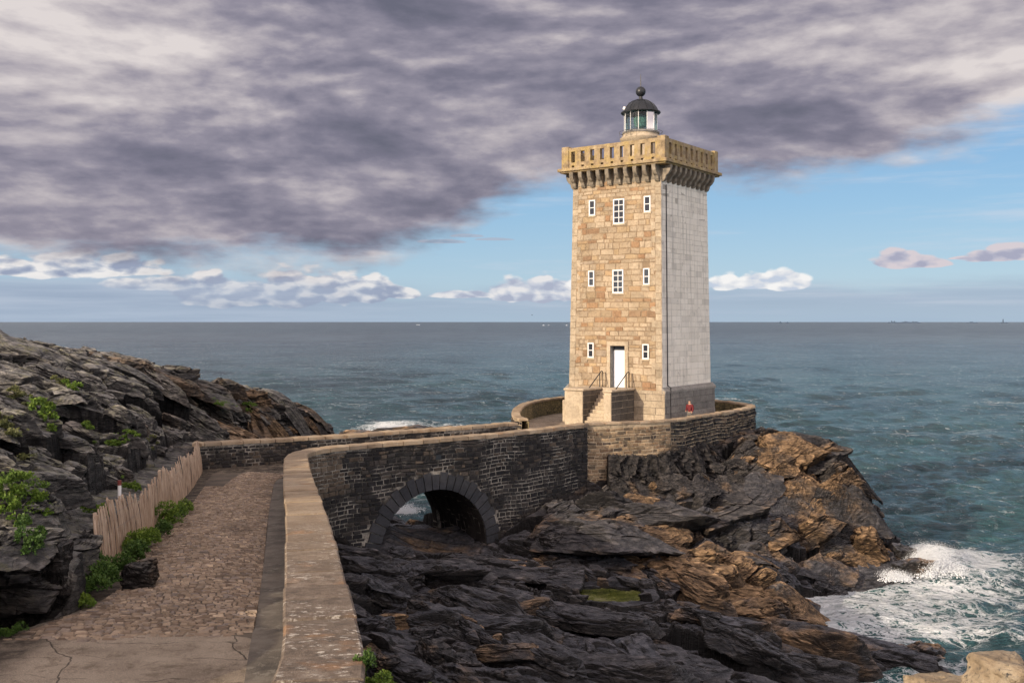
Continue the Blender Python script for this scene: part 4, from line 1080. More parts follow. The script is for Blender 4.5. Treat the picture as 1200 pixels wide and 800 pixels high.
def left_x(Y): return np.interp(Y, [3, 14.5, 17.3, 19.2, 21.2, 25, 31, 38, 44.4], [-9.2, -8.0, -7.35, -7.6, -8.3, -8.95, -10.15, -11.8, -13.4])
# gutter strip of stained concrete at the wall foot
yy_ = np.linspace(9, 41.3, 60); xi_ = inner_x(yy_)
gw = np.interp(yy_, [9, 16, 30, 41], [.62, .56, .52, .45])
gv = np.concatenate([np.stack([xi_+.05, yy_, zp(yy_)+.035], 1), np.stack([xi_-gw, yy_, zp(yy_)+.012], 1)]); n_ = len(yy_)
gf = np.array([(i, i+1, n_+i+1, n_+i) for i in range(n_-1)])
meta(link('path_gutter', np_mesh('path_gutter', gv, gf), M['gutter']), kind='structure')
# setts: bed sheet plus individually laid stones
YS0, YS1 = 15.6, 43.2
def msett(u, v, d):
    """v: distance along the path, u: 0..1 across"""
    Y = v + .0; xl = left_x(Y)+.0; xr = inner_x(np.minimum(Y, 41.3))-np.interp(Y, [9, 16, 30, 41], [.62, .56, .52, .45])
    wd = 4.2; s = u/wd
    X = xl*(1-s)+xr*s
    Yb = Y + .10*np.sin(u*2.1+Y*.35)*.5 + .22*(s-.5)**2
    camber = .06*(1-(2*s-1)**2)*smooth01(Y, 15.4, 18.5)-.02*(1-smooth01(Y, 15.2, 16.2))
    return np.stack([X, Yb, zp(Yb)+.008+camber+d + .012*np.sin(X*2.3+Yb*1.1)], 1)
def sett_ok(u, v, a, b):
    if v < YS0+.9*(1-u/4.2)*(-.6)+ .12*math.sin(u*3): return False
    # bare dirt patch at the top end by the fence, and ragged left edge
    if v > 36 and u < 1.0+.12*(v-36) and (v-36)*.22+ .3*math.sin(v*1.3) > .35: return False
    return True
Pb, Fb = sheet(msett, np.linspace(0, 4.2, 22), np.linspace(YS0-.5, YS1, 120), 0.)
meta(link('path_setts_bed', np_mesh('path_setts_bed', Pb, Fb), M['sett_bed']), kind='structure')
me_ = stone_mesh('path_setts', msett, 0, 4.2, YS0-.5, YS1, (.085, .128), (.12, .29), .028, .034, random.Random(9), accept=sett_ok, jit=.28, bev=.22, warp=.05)
meta(link('path_setts', me_, M['sett']), kind='structure')
# low sloping wash of dirt between setts and bridge deck comes from the asphalt sheet itself

# ================================================================== lighthouse platform
PLL = Vector((8.4, 64.9, -1.2))
platform = empty('stone_platform', PLL)
meta(platform, 'rubble stone parapet wall with pale coping ringing the lighthouse terrace on top of the rock', 'wall')
zpl = lambda u: np.interp(u, [0, 12, 18, 22, 30, plat.L-6, plat.L], [.30, .30, .30, .32, .50, .50, .30])
def mplat(u, v, d):
    x, y = plat.at(u); nx, ny = plat.nrm(u); return np.stack([x+nx*d, y+ny*d, v], 1)
def mplat_in(u, v, d):
    x, y = plat.at(u); nx, ny = plat.nrm(u); return np.stack([x-nx*(.42+d), y-ny*(.42+d), v], 1)
up = np.linspace(0, plat.L, 160)
Vp, Fp = band(mplat, up, lambda u: np.full(len(u), -5.), lambda u: zpl(u)-.13, 0., 6)
link('outer_wall', np_mesh('outer_wall', rel(Vp, PLL), Fp, fattr={'col': np.zeros(len(Fp))}), M['lit_mortar'], platform)
UK = plat.near_u(8.45, 55.8)
def pacc(lo, hi): return lambda u, v, a, b: lo <= u < hi and v+b < float(zpl(u))-.13
me_ = stone_mesh('sunlit_stones', mplat, 0, UK+.6, -4.0, .3, (.12, .22), (.2, .55), .035, .05, rng, accept=pacc(0, UK+.6), jit=.45, warp=.04)
me_.transform(Matrix.Translation(-PLL)); link('sunlit_stone_facing', me_, M['lit_rubble'], platform)
me_ = stone_mesh('dark_stones', mplat, UK+.6, plat.L, -3.4, .5, (.12, .26), (.16, .5), .035, .09, rng, accept=pacc(UK+.6, plat.L), jit=.5, warp=.06, classify=lambda q, c: c*.92)  # rest of the wall in darker stone, the flank's shade in its colour
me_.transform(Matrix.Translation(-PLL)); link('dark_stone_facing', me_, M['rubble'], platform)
Vp, Fp = band(mplat_in, up, lambda u: np.full(len(u), -.9), lambda u: zpl(u)-.13, 0., 3)
def mossy(t, P, geo):
    n = t.noise(P, 1.4, 6, .65); c = t.ramp(n, [(.3, (.07, .06, .03)), (.5, (.19, .15, .07)), (.7, (.30, .23, .12))])
    v_ = t.voro(t.map(P, (2.4, 2.4, 5)), 1, 'DISTANCE_TO_EDGE')
    c = t.mix(t.step(v_, .10, .02), c, (.05, .045, .03, 1))
    return {'Base Color': c, 'Roughness': .95, 'Normal': t.bump(t.m('ADD', n, v_), .6, .04)}
M['mossy'] = mat('mossy_wall_face', mossy)
link('inner_face', np_mesh('inner_face', rel(Vp, PLL), Fp[:, ::-1]), M['mossy'], platform)
coping(plat, lambda u: np.full(len(u), .42), 1, zpl, .02, plat.L-.3, ov=.06, th=.13, seed=5, root=platform, loc=PLL, name='wall_coping')
# ================================================================== the lighthouse
AX = np.array([8.40, 64.97]); TL = Vector((8.40, 64.97, -.6))
Uv = np.array([-.8035, .5953]); Vv_ = np.array([.5953, .8035]); Nf = -Vv_; Nr = -Uv
tower = empty('lighthouse', TL)
meta(tower, 'tall square granite lighthouse with whitewashed right side, crenellated gallery and black domed lantern', 'lighthouse')
def half(z): return np.interp(z, [1.7, 14.6], [3.36, 3.17])
Z1 = 14.9
def mfront(a, v, d):
    """a: 0 at the right-hand corner .. 7.1 at the left one, outward d, shifted to the tower's own frame"""
    h = half(v); s = (a-3.55)*(h/3.36)
    return np.stack([AX[0]+Nf[0]*(h+d)+Uv[0]*s, AX[1]+Nf[1]*(h+d)+Uv[1]*s, v], 1)-np.array(TL)
def mright(b, v, d):
    """b: -3.36 at the front corner .. 3.36 at the back"""
    h = half(v); s = b*(h/3.36)
    return np.stack([AX[0]+Nr[0]*(h+d)+Vv_[0]*s, AX[1]+Nr[1]*(h+d)+Vv_[1]*s, v], 1)-np.array(TL)
A0, A1 = .19, 6.91
def TP(u, n, z):   # u along Uv, n along Nf from the axis, in the tower frame
    return Vector((Uv[0]*u+Nf[0]*n, Uv[1]*u+Nf[1]*n, z+.6))
ax3 = (Vector((*Uv, 0)), Vector((*Nf, 0)), Vector((0, 0, 1)))
WIN = [(1.29, 13.02, .46, .98, 0), (3.30, 12.70, .80, 1.55, 1), (5.26, 13.05, .46, .98, 0),
       (1.31, 8.58, .44, 1.0, 0), (3.32, 8.32, .78, 1.46, 1), (5.28, 8.55, .44, 1.0, 0),
       (1.33, 3.98, .44, .92, 0), (5.28, 4.0, .44, .94, 0)]
DOOR = (2.80, 3.85, 1.70, 4.32)
# solid body: left, back faces and the front backing with a door recess
bv = []; bf = []; bc = []
def quadgrid(fn, us, vs):
    P, Fs = sheet(fn, us, vs); return P, Fs
parts = []
lo = .3
zs = np.array([lo, 4.32, Z1])
parts.append(sheet(mfront, np.array([A0, DOOR[0]]), zs)); parts.append(sheet(mfront, np.array([DOOR[1], A1]), zs))
parts.append(sheet(mfront, np.array([DOOR[0], DOOR[1]]), np.array([DOOR[3], Z1]))); parts.append(sheet(mfront, np.array([DOOR[0], DOOR[1]]), np.array([lo, DOOR[2]])))
Vt, Ft = join_np(parts); n_a = len(Ft)
link('front_wall', np_mesh('front_wall', Vt, Ft, fattr={'col': np.zeros(len(Ft))}), M['mortar'], tower)
def mleft(b, v, d):
    h = half(v); s = b*(h/3.36)
    return np.stack([AX[0]-Nr[0]*(h+d)+Vv_[0]*s, AX[1]-Nr[1]*(h+d)+Vv_[1]*s, v], 1)-np.array(TL)
def mback(b, v, d):
    h = half(v); s = b*(h/3.36)
    return np.stack([AX[0]-Nf[0]*(h+d)+Uv[0]*s, AX[1]-Nf[1]*(h+d)+Uv[1]*s, v], 1)-np.array(TL)
for nm, f in (('right_wall', mright), ('left_wall', mleft), ('back_wall', mback)):
    Vt, Ft = sheet(f, np.array([-3.36, 3.36]), zs); link(nm, np_mesh(nm, Vt, Ft, fattr={'col': np.zeros(len(Ft))}), M['white_joint'], tower)
rng = random.Random(21)
holes = [(a-w/2-.0, a+w/2+.0, z-h/2, z+h/2) for a, z, w, h, _ in WIN] + [(DOOR[0]-.24, DOOR[1]+.24, 0, DOOR[3]+.26)]
def fclass(q, c):
    # orange and brown stones gather in a few courses
    vm = (q[:, 2]+q[:, 3])/2; um = (q[:, 0]+q[:, 1])/2
    g = np.sin(vm*2.1)+np.sin(vm*5.3+1)*.8
    c = np.where(g > .7, .35+.65*c, c*.86)
    return c
Q0, Q1 = .62, 6.48
def mq(a, v, d): return mfront(a, v, d)
me_ = stone_mesh('ashlar', mfront, Q0, Q1, lo, Z1, (.17, .44), (.24, .98), .034, .034, rng, holes=holes, jit=.6, bev=.25, warp=.02, classify=fclass)
link('front_ashlar', me_, M['ashlar'], tower)
for (qa, qb) in ((A0-.02, Q0), (Q1, A1+.02)):
    v = lo; k = 0; V2, F2, C2 = [], [], []
    me_ = stone_mesh('quoins', mfront, qa, qb, lo, Z1, (.40, .46), (2, 3), .014, .034, random.Random(int(qa*10)), jit=.2)
    link('corner_quoins', me_, M['quoin'], tower)
# long quoins that bond into the ashlar
bondm = []
for q in range(17):
    bondm.append((Q0-.02, Q0+.30, lo+.86*q, min(lo+.86*q+.43, Z1)))
    bondm.append((Q1-.28, Q1+.02, lo+.86*q+.43, min(lo+.86*q+.86, Z1)))
for k_, (a0_, a1_, b0_, b1_) in enumerate(bondm):
    if b1_-b0_ > .1: link('bonding_quoin', stone_mesh('bonding_quoin', mfront, a0_, a1_, b0_, b1_, (.5, .6), (2, 3), .014, .040, random.Random(k_), jit=.2), M['quoin'], tower)

for nm, f, sd in (('right_side_blocks', mright, 5), ('left_side_blocks', mleft, 6), ('back_side_blocks', mback, 7)):
    me_ = stone_mesh(nm, f, -3.37, 3.37, 1.7, Z1, (.26, .42), (.5, 1.4), .011, .014, random.Random(sd), jit=.5, bev=.1)
    link(nm, me_, M['whitewash'], tower)
# plinth
def mpr(b, v, d):
    h = 3.56+np.interp(v, [-.6, -.2, 0], [.12, .06, 0])
    return np.stack([AX[0]+Nr[0]*(h+d)+Vv_[0]*b, AX[1]+Nr[1]*(h+d)+Vv_[1]*b, v], 1)-np.array(TL)
pb = MB(); pb.box(TP(0, .0, .50), (3.56, 3.42, 1.10), ax3)
pl = pb.build('plinth', M['grey_joint'], tower)
me_ = stone_mesh('plinth_blocks', mpr, -3.42, 3.56, -.6, 1.50, (.36, .44), (.7, 1.2), .014, .03, random.Random(3), jit=.2)
link('plinth_blocks', me_, M['plinth_grey'], tower)
cb = MB()
cp = [(3.36, 1.82), (3.62, 1.60), (3.62, 1.46), (3.36, 1.46)]
cb.prism([TP(-u, 3.44, z) for u, z in cp], Vector((*(-Nf), 0))*7.06)
cb.prism([TP(u, 3.44, z) for u, z in cp], Vector((*(-Nf), 0))*7.06)
cb.build('plinth_cap', M['plinth_grey'], tower)
def mpf(a, v, d):
    h = 3.42; s = (a-3.55)
    return np.stack([AX[0]+Nf[0]*(h+d)+Uv[0]*s, AX[1]+Nf[1]*(h+d)+Uv[1]*s, v], 1)-np.array(TL)
me_ = stone_mesh('plinth_front_blocks', mpf, -.02, 7.12, -.6, 1.62, (.36, .44), (.6, 1.3), .012, .03, random.Random(13), jit=.2)
link('plinth_front_blocks', me_, M['quoin'], tower)
# windows
for a, z, w, h, big in WIN:
    hz = float(half(z)); fr = MB(); b = .07 if not big else .075
    c = lambda da, dz, dn: TP(a-3.55+da, hz+dn, z+dz)
    for sx in (-1, 1): fr.box(c(sx*(w/2-b/2), 0, .035), (b/2, .035, h/2), ax3)
    for sz in (-1, 1): fr.box(c(0, sz*(h/2-b/2), .035), (w/2-b, .034, b/2), ax3)
    wn = fr.build('window', M['white_paint'], tower)
    br = MB(); nrow = 4 if big else 2
    for k in range(1, nrow): br.box(c(0, -h/2+h*k/nrow, .028), (w/2-b, .018, .022), ax3)
    if big: br.box(c(0, 0, .030), (.022, .018, h/2-b), ax3)
    br.build('glazing_bar', M['white_paint'], wn)
    pn = MB(); pn.box(c(0, 0, .008), (w/2-.01, .006, h/2-.01), ax3); pn.build('pane', M['dark_pane'], wn)
    sl = MB(); sl.box(c(0, -h/2-.05, .03), (w/2+.06, .05, .05), ax3); sl.build('sill', M['quoin'], wn)
# doorway
dc = (DOOR[0]+DOOR[1])/2-3.55; hd = float(half(3.)); dw = (DOOR[1]-DOOR[0])/2
jb = MB()
for s_ in (-1, 1): jb.box(TP(dc+s_*(dw+.12), hd+.022, 3.0), (.12, .022, 1.30), ax3)
jb.box(TP(dc, hd+.020, 4.44), (dw+.24, .022, .13), ax3)
jb.build('door_surround', M['quoin'], tower)
rc = MB()
for s_ in (-1, 1): rc.box(TP(dc+s_*(dw+.05), hd-.22, 3.0), (.05, .24, 1.32), ax3)
rc.box(TP(dc, hd-.22, 4.37), (dw, .24, .05), ax3); rc.box(TP(dc, hd-.15, 1.66), (dw, .32, .04), ax3)
rc.build('door_reveal', M['plinth_grey'], tower)
dr = MB(); dr.box(TP(dc, hd-.40, 2.86), (dw-.02, .03, 1.16), ax3); door = dr.build('door', M['door_paint'], tower)
pn = MB()
for zz in (2.25, 3.4): pn.box(TP(dc, hd-.368, zz), (dw-.16, .012, .42), ax3)
pn.build('door_panel', M['door_paint'], door, bevel=.006)
tr = MB(); tr.box(TP(dc, hd-.41, 4.16), (dw-.02, .03, .13), ax3); tr.build('transom', M['dark_pane'], tower)
kn = MB(); kn.box(TP(dc-dw+.14, hd-.345, 2.75), (.02, .03, .06), ax3); kn.build('handle', M['black_metal'], door)
# stair with cheek walls and rails
PF = 3.42
stair = []
nst = 11; run = 2.45/nst; rise = (1.70+.6)/nst
cx_ = (2.62+4.06)/2-3.55
for k in range(nst):
    ztop = 1.70-rise*k; st = MB(); n0 = PF+.05+.35+run*k
    if k == 0: st.box(TP(cx_, PF+.20, (ztop-.6)/2), (.72, .20, (ztop+.6)/2), ax3)
    st.box(TP(cx_, n0+run/2, (ztop-.6)/2), (.715, run/2+.0, (ztop+.6)/2), ax3)
    link('step', st.mesh('step', bevel=.012), M['quoin'], tower)
for (a0, a1, p1, z1) in ((4.07, 5.42, 2.78, 1.68), (2.06, 2.61, 2.80, 1.68)):
    cw = MB(); cw.box(TP((a0+a1)/2-3.55, PF+p1/2+.03, (z1-.75)/2), ((a1-a0)/2, p1/2-.03, (z1+.55)/2), ax3)
    link('stair_cheek', cw.mesh('stair_cheek', bevel=.05), M['quoin'], tower)
    cc = MB(); cc.box(TP((a0+a1)/2-3.55, PF+p1/2+.03, z1+.02-.03), ((a1-a0)/2+.05, p1/2+.02, .07), ax3)
    link('cheek_cap', cc.mesh('cheek_cap', bevel=.04), M['quoin'], tower)
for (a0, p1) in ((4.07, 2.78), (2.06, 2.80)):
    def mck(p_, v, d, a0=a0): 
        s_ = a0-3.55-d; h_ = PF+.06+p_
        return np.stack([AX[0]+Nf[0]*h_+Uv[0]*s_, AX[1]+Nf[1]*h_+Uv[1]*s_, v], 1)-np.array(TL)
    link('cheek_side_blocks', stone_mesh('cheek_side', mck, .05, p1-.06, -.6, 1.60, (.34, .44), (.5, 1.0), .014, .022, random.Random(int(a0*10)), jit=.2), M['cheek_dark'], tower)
fb = MB(); fb.box(TP(5.55-3.55+.9, PF+.25, .1), (.62, .28, .7), ax3); fb.build('corner_buttress', M['quoin'], tower, bevel=.04)
for a in (2.35, 4.25):
    rl = MB(); z0 = 1.73
    top = [(.16, 0), (.16, .90), (.20, .97), (.30, .99), (.42, .93), (1.75, 0.02)]
    rl.tube([TP(a-3.55, PF+.02+n_, z0+h_) for n_, h_ in top], .032, 8)
    rl.tube([TP(a-3.55, PF+.02+.52, z0), TP(a-3.55, PF+.02+.52, z0+.86)], .028, 8)
    rl.build('handrail', M['rail_metal'], tower, smooth=True)
# gallery: corbels, cornice, pierced parapet on four sides
def side_axes(k):
    d = [Nf, Nr, -Nf, -Nr][k]; tvec = np.array([-d[1], d[0]])
    return Vector((*d, 0)), Vector((*tvec, 0))
up_ = Vector((0, 0, .6))
corb_me = MB()
prof = [(0, 0), (.16, .02), (.26, .16), (.30, .34), (.46, .46), (.60, .66), (.64, .90), (.64, 1.02), (0, 1.02)]
for k in range(4):
    d, tv = side_axes(k); hh = float(half(14.5))
    for q in range(10):
        s = -hh+.20+(2*hh-.40)*q/9
        mb = MB(); mb.prism([d*(hh-.02+n_)+tv*(s-.135)+Vector((0, 0, 14.33+h_))+up_ for n_, h_ in prof], tv*.27)
        o = mb.build('corbel', M['corbel'], tower, bevel=.02)
cr = MB()
def slab(z0, z1, h): cr.box(Vector((0, 0, (z0+z1)/2))+up_, (h, h, (z1-z0)/2), ax3)
slab(15.33, 15.42, 3.80); slab(15.42, 15.62, 3.93)
cr.build('cornice', M['parapet'], tower, bevel=.03)
uw = MB(); uw.box(Vector((0, 0, 14.9))+up_, (3.20, 3.20, .45), ax3); uw.build('corbel_band', M['corbel'], tower)
for k in range(4):
    d, tv = side_axes(k); pr = MB(); zb = 15.62; ht = 1.30; H = 3.66; th = .13; up0 = up_
    axk = (tv, d, Vector((0, 0, 1)))
    def bx(s, w, z0, z1, dn=0, t_=th): pr.box(d*(H-th+dn)+tv*s+Vector((0, 0, (z0+z1)/2))+up_, (w/2, t_, (z1-z0)/2), axk)
    n_op = 9; w0 = H-.42; pit = 2*w0/n_op; ow = .30
    bx(0, 2*w0, zb+.17, zb+.36, -.003); bx(0, 2*w0, zb+1.06, zb+ht)
    for q in range(n_op+1):
        s = -w0+pit*q; ww = pit-ow
        if q in (0, n_op): ww /= 2; s += ww/2 if q == 0 else -ww/2
        bx(s, ww, zb+.36, zb+1.06, -.006); bx(s, ww+.10, zb, zb+.17, -.004)
    pr.build('pierced_parapet', M['parapet'], tower)
    pp = MB(); c = (d+tv)*(H-.20); 
    pp.box(c+Vector((0, 0, zb+.70))+up_, (.27, .27, .70), axk); pp.build('corner_pier', M['parapet'], tower, bevel=.03)
rf = MB(); rf.box(Vector((0, 0, 15.66))+up_, (3.4, 3.4, .05), ax3); rf.build('gallery_floor', M['plinth_grey'], tower)
# lantern
ZL = .6
dm = MB(); dm.lathe([(1.15, 15.6+ZL), (1.15, 17.45+ZL), (1.32, 17.6+ZL), (1.36, 17.72+ZL), (1.24, 17.80+ZL), (1.15, 17.95+ZL), (1.15, 18.02+ZL)], (0, 0, 0), 40)
drum = dm.build('lantern_drum', M['quoin'], tower, smooth=True)
bb = MB(); bb.lathe([(1.20, 18.02+ZL), (1.20, 18.14+ZL), (1.06, 18.16+ZL)], (0, 0, 0), 40); bb.build('lantern_sill', M['plinth_grey'], tower, smooth=True)
NP = 12
for k in range(NP):
    a0 = 2*math.pi*(k+.5)/NP; a1 = 2*math.pi*(k+1.5)/NP; r = 1.07
    gm = MB(); p0 = Vector((r*math.cos(a0), r*math.sin(a0), 18.16+ZL)); p1 = Vector((r*math.cos(a1), r*math.sin(a1), 18.16+ZL)); hh = Vector((0, 0, 1.24))
    gm.add([p0, p1, p1+hh, p0+hh], [(0, 1, 2, 3)]); gm.build('lantern_pane', M['glass'], tower)
    bm_ = MB(); bm_.tube([p0, p0+hh], .022, 6); bm_.build('glazing_post', M['white_paint'], tower)
ln = MB(); ln.lathe([(.16, 18.16+ZL), (.16, 18.42+ZL), (.34, 18.48+ZL), (.46, 18.75+ZL), (.48, 18.95+ZL), (.42, 19.15+ZL), (.26, 19.33+ZL), (.1, 19.38+ZL)], (0, 0, 0), 28)
ln.build('lens', M['lens'], tower, smooth=True)
do = MB(); do.lathe([(1.26, 19.36+ZL), (1.30, 19.40+ZL), (1.27, 19.46+ZL), (1.12, 19.50+ZL), (1.02, 19.72+ZL), (.84, 19.95+ZL), (.58, 20.14+ZL), (.28, 20.25+ZL), (.14, 20.30+ZL), (.11, 20.48+ZL)], (0, 0, 0), 40)
dome = do.build('dome', M['black_metal'], tower, smooth=True)
rb = MB()
for k in range(12):
    an = 2*math.pi*(k+.5)/12
    rb.tube([(math.cos(an)*r_*1.01, math.sin(an)*r_*1.01, z_+ZL+.012) for r_, z_ in [(1.12, 19.50), (1.02, 19.72), (.84, 19.95), (.58, 20.14), (.28, 20.25)]], .018, 5)
rb.build('dome_rib', M['black_metal'], dome)
bl = MB(); pts = [(.33*math.sin(math.pi*i/14), 20.80-.33*math.cos(math.pi*i/14)+ZL) for i in range(15)]; pts[0] = (.02, pts[0][1]); pts[-1] = (.02, pts[-1][1])
bl.lathe(pts, (0, 0, 0), 28); bl.build('vent_ball', M['black_metal'], dome, smooth=True)
ms = MB(); ms.tube([(0, 0, 21.1+ZL), (0, 0, 21.95+ZL)], .040, 6, .018); ms.tube([(.0, -.0, 18.16+ZL), (0, 0, 18.3+ZL)], .02, 6); ms.build('lightning_rod', M['wire'], dome)
# outside ladder rail in front of the glass and a small sensor on the dome rim
oc = Vector((*Nf, 0))*1.33 + Vector((*Uv, 0))*.12
la = MB()
for s_ in (-.15, .15):
    w_ = Vector((*Uv, 0))*s_; la.tube([oc+w_+Vector((0, 0, 17.75+ZL)), oc+w_+Vector((0, 0, 19.5+ZL)), oc*.8+w_+Vector((0, 0, 19.95+ZL))], .016, 6)
for q in range(7): la.tube([oc-Vector((*Uv, 0))*.15+Vector((0, 0, 17.9+ZL+.24*q)), oc+Vector((*Uv, 0))*.15+Vector((0, 0, 17.9+ZL+.24*q))], .012, 5)
la.build('ladder', M['black_metal'], tower)
sn = MB(); q = Vector((*Uv, 0))*1.0+Vector((*Nf, 0))*.35
sn.lathe([(.03, 19.45+ZL), (.03, 19.66+ZL), (.11, 19.68+ZL), (.13, 19.78+ZL), (.08, 19.88+ZL), (.02, 19.9+ZL)], q, 12); sn.build('beacon_sensor', M['white_paint'], tower, smooth=True)
for s_ in (-1, 1):
    rr = MB(); th_ = [(1.40*math.cos(t_), 1.40*math.sin(t_), 0) for t_ in np.linspace(0, 2*math.pi, 33)]
rr = MB(); rr.tube([Vector((1.40*math.cos(t_), 1.40*math.sin(t_), 17.72+ZL+.42)) for t_ in np.linspace(0, 2*math.pi, 41)], .014, 5)
for k in range(10): an = 2*math.pi*k/10; rr.tube([(1.33*math.cos(an), 1.33*math.sin(an), 17.70+ZL), (1.40*math.cos(an), 1.40*math.sin(an), 18.14+ZL)], .012, 5)
rr.build('gallery_rail', M['wire'], tower)
# conduit down the whitewashed side
cd = MB(); p = lambda z_: Vector(mright(np.array([-2.75]), np.array([z_]), np.array([.05]))[0])
cd.tube([p(1.9), p(6.), p(10.), p(14.2)], .03, 6); cd.tube([p(1.9), p(1.8)+Vector((*Nr, 0))*.2, p(-.4)+Vector((*Nr, 0))*.22], .035, 6)
cd.build('conduit', M['rail_metal'], tower)
# ================================================================== paling fence
FP0 = Vector((-8.75, 20.6)); FP1 = Vector((-13.75, 44.0))
fl = Line(FENCE)
fence = empty('paling_fence', (-8.78, 20.9, zp(20.9)))
meta(fence, 'weathered split chestnut paling fence leaning along the left side of the cobbled path', 'fence')
FL = Vector(fence.location)
rf_ = random.Random(5); npk = 232; pick = []
pvars = []
def picket_geo(mb, u):
    x, y = fl.at(u); x = float(x); y = float(y); nx, ny = [float(q) for q in fl.nrm(u)]
    n = Vector((nx, ny, 0)); tdir = Vector((-ny, nx, 0))
    hgt = 1.30+.10*math.sin(u*.9)+.06*math.sin(u*2.3)+rf_.uniform(-.10, .10)
    if u < 1.3: hgt -= .05
    lean = .10+.05*math.sin(u*.6)+rf_.uniform(-.03, .03); side = rf_.uniform(-.045, .045)+.03*math.sin(u*1.3)
    b = Vector((x, y, float(zp(y))-.12+.05*math.sin(u))) + n*rf_.uniform(-.02, .02)
    b = b+Vector((0, 0, .10 if u > 3 else .02))
    w = rf_.uniform(.016, .042); d = rf_.uniform(.010, .017); k = 4
    vs = []; bow = rf_.uniform(-.025, .025)
    for i in range(k+1):
        t_ = i/k; c = b+Vector((0, 0, hgt*t_))-n*(lean*t_*t_*1.1)+tdir*(side*t_+bow*math.sin(math.pi*t_)); ww = w*(1-.12*t_+.12*math.sin(t_*7+u*9)); dd = d
        if i == k: cut = rf_.uniform(-.03, .03)
        for sx, sy in ((-1, -1), (1, -1), (1, 1), (-1, 1)):
            p = c+tdir*ww*sx+n*dd*sy
            if i == k: p.z += cut*sx
            vs.append(p-FL)
    fs = []
    for i in range(k):
        for q in range(4): fs.append((i*4+q, i*4+(q+1) % 4, i*4+4+(q+1) % 4, i*4+4+q))
    fs += [(0, 3, 2, 1), (k*4, k*4+1, k*4+2, k*4+3)]
    mb.add(vs, fs)
rest = MB(); u = 0.; us_ = []
while u < fl.L:
    us_.append(u); u += rf_.uniform(.078, .128)
for i, u in enumerate(us_):
    if i < 99:
        mb = MB(); picket_geo(mb, u); mb.build('picket', M['wood'], fence)
    else: picket_geo(rest, u)
rs = rest.build('distant_pickets', M['wood_loose'], fence); rs['kind'] = 'stuff'
for hz in (.32, .78, 1.12):
    for s_ in (-.025, .025):
        wr = MB(); pts = []
        for u in np.linspace(0, fl.L, 120):
            x, y = fl.at(u); nx, ny = fl.nrm(u); t_ = hz/1.3; o = s_*math.cos(u*30)-.10*t_*t_*1.1
            pts.append(Vector((float(x+nx*o), float(y+ny*o), float(zp(y))+hz-.03))-FL)
        wr.tube(pts, .0035, 4); 
        if s_ < 0: wr.build('twisted_wire', M['wire'], fence)

# ================================================================== loose rocks
def chunk(name, loc, size, seed, rot=(0, 0, 0), mat_=None, amp=.16, tone=(.1, 0, .5), sub=4, label=None, cat='rock', group=None, bury=.0):
    rg = random.Random(seed); bm = bmesh.new()
    for _ in range(11):
        v = Vector([rg.uniform(-1, 1) for _ in range(3)]); m = max(abs(v.x), abs(v.y), abs(v.z)); v = v/m*rg.uniform(.75, 1)
        bm.verts.new(v)
    for sx in (-1, 1):
        for sy in (-1, 1):
            for sz in (-1, 1):
                if rg.random() < .7: bm.verts.new((sx*rg.uniform(.6, .95), sy*rg.uniform(.6, .95), sz*rg.uniform(.6, .95)))
    r = bmesh.ops.convex_hull(bm, input=bm.verts)
    bmesh.ops.delete(bm, geom=[g for g in r['geom_interior'] if isinstance(g, bmesh.types.BMVert)], context='VERTS')
    loose = [v for v in bm.verts if not v.link_faces]
    bmesh.ops.delete(bm, geom=loose, context='VERTS')
    for k in range(sub):
        bmesh.ops.subdivide_edges(bm, edges=[e for e in bm.edges if (Vector(e.verts[0].co-e.verts[1].co)).length > .14 or k < 2], cuts=1, use_grid_fill=True)
        if k == 0:
            bmesh.ops.smooth_vert(bm, verts=bm.verts, factor=.18, use_axis_x=True, use_axis_y=True, use_axis_z=True)
    bmesh.ops.triangulate(bm, faces=bm.faces)
    bm.normal_update()
    co = np.array([v.co for v in bm.verts])*np.array(size); nn = np.array([v.normal for v in bm.verts])
    me = bpy.data.meshes.new(name); bm.to_mesh(me); bm.free()
    rm_ = np.array(Matrix.Rotation(rot[2], 3, 'Z') @ Matrix.Rotation(rot[1], 3, 'Y') @ Matrix.Rotation(rot[0], 3, 'X'))
    s_ = float(np.mean(size))
    o1, e1, r1 = fracture(co+seed, np.eye(3), np.array([.9, .7, .28])*s_, seed, 1.); o2, e2, _ = fracture(co+seed, np.eye(3), np.array([.35, .3, .1])*s_, seed+1, 1.)
    ck = 1-smooth01(e1, 0, .09)
    co = co+nn*((o1*amp*s_+o2*amp*.4*s_-ck*amp*s_*.35)+fbm(co+seed, 3./s_, 4, seed)*.05*s_)[:, None]
    co = co @ rm_.T
    me.vertices.foreach_set('co', co.astype(np.float32).ravel())
    n_ = len(co); jit = fbm(co+seed*3, 1.5/s_, 3, seed)
    for nm, arr in (('tone', np.stack([tone[0]+.25*jit, np.full(n_, tone[1]), np.full(n_, tone[2])], 1)), ('crk', np.stack([ck*.8]*3, 1))):
        at = me.attributes.new(nm, 'FLOAT_COLOR', 'POINT'); at.data.foreach_set('color', np.concatenate([arr, np.ones((n_, 1))], 1).astype(np.float32).ravel())
    me.update()
    o = link(name, me, mat_ or M['rock'], None, loc)
    if label: meta(o, label, cat, group)
    return o
def on_ground(px, py, dz=0., fallback=None):
    p, n = land(px, py)
    if p is None or (fallback == 40 and py > 600 and px > 350 and p.y < 25): p = Vector(W(px, py, fallback or 40))
    return Vector((p.x, p.y, p.z+dz))
# boulder beside the fence
bx_, by_ = -6.95, 19.3
chunk('boulder', (bx_-.30, by_+.1, float(zp(by_))+.25), (.40, .36, .33), 3, (.1, .15, .4), tone=(.38, .15, .1), label='brown boulder lying on the edge of the cobbles at the foot of the paling fence', cat='boulder')
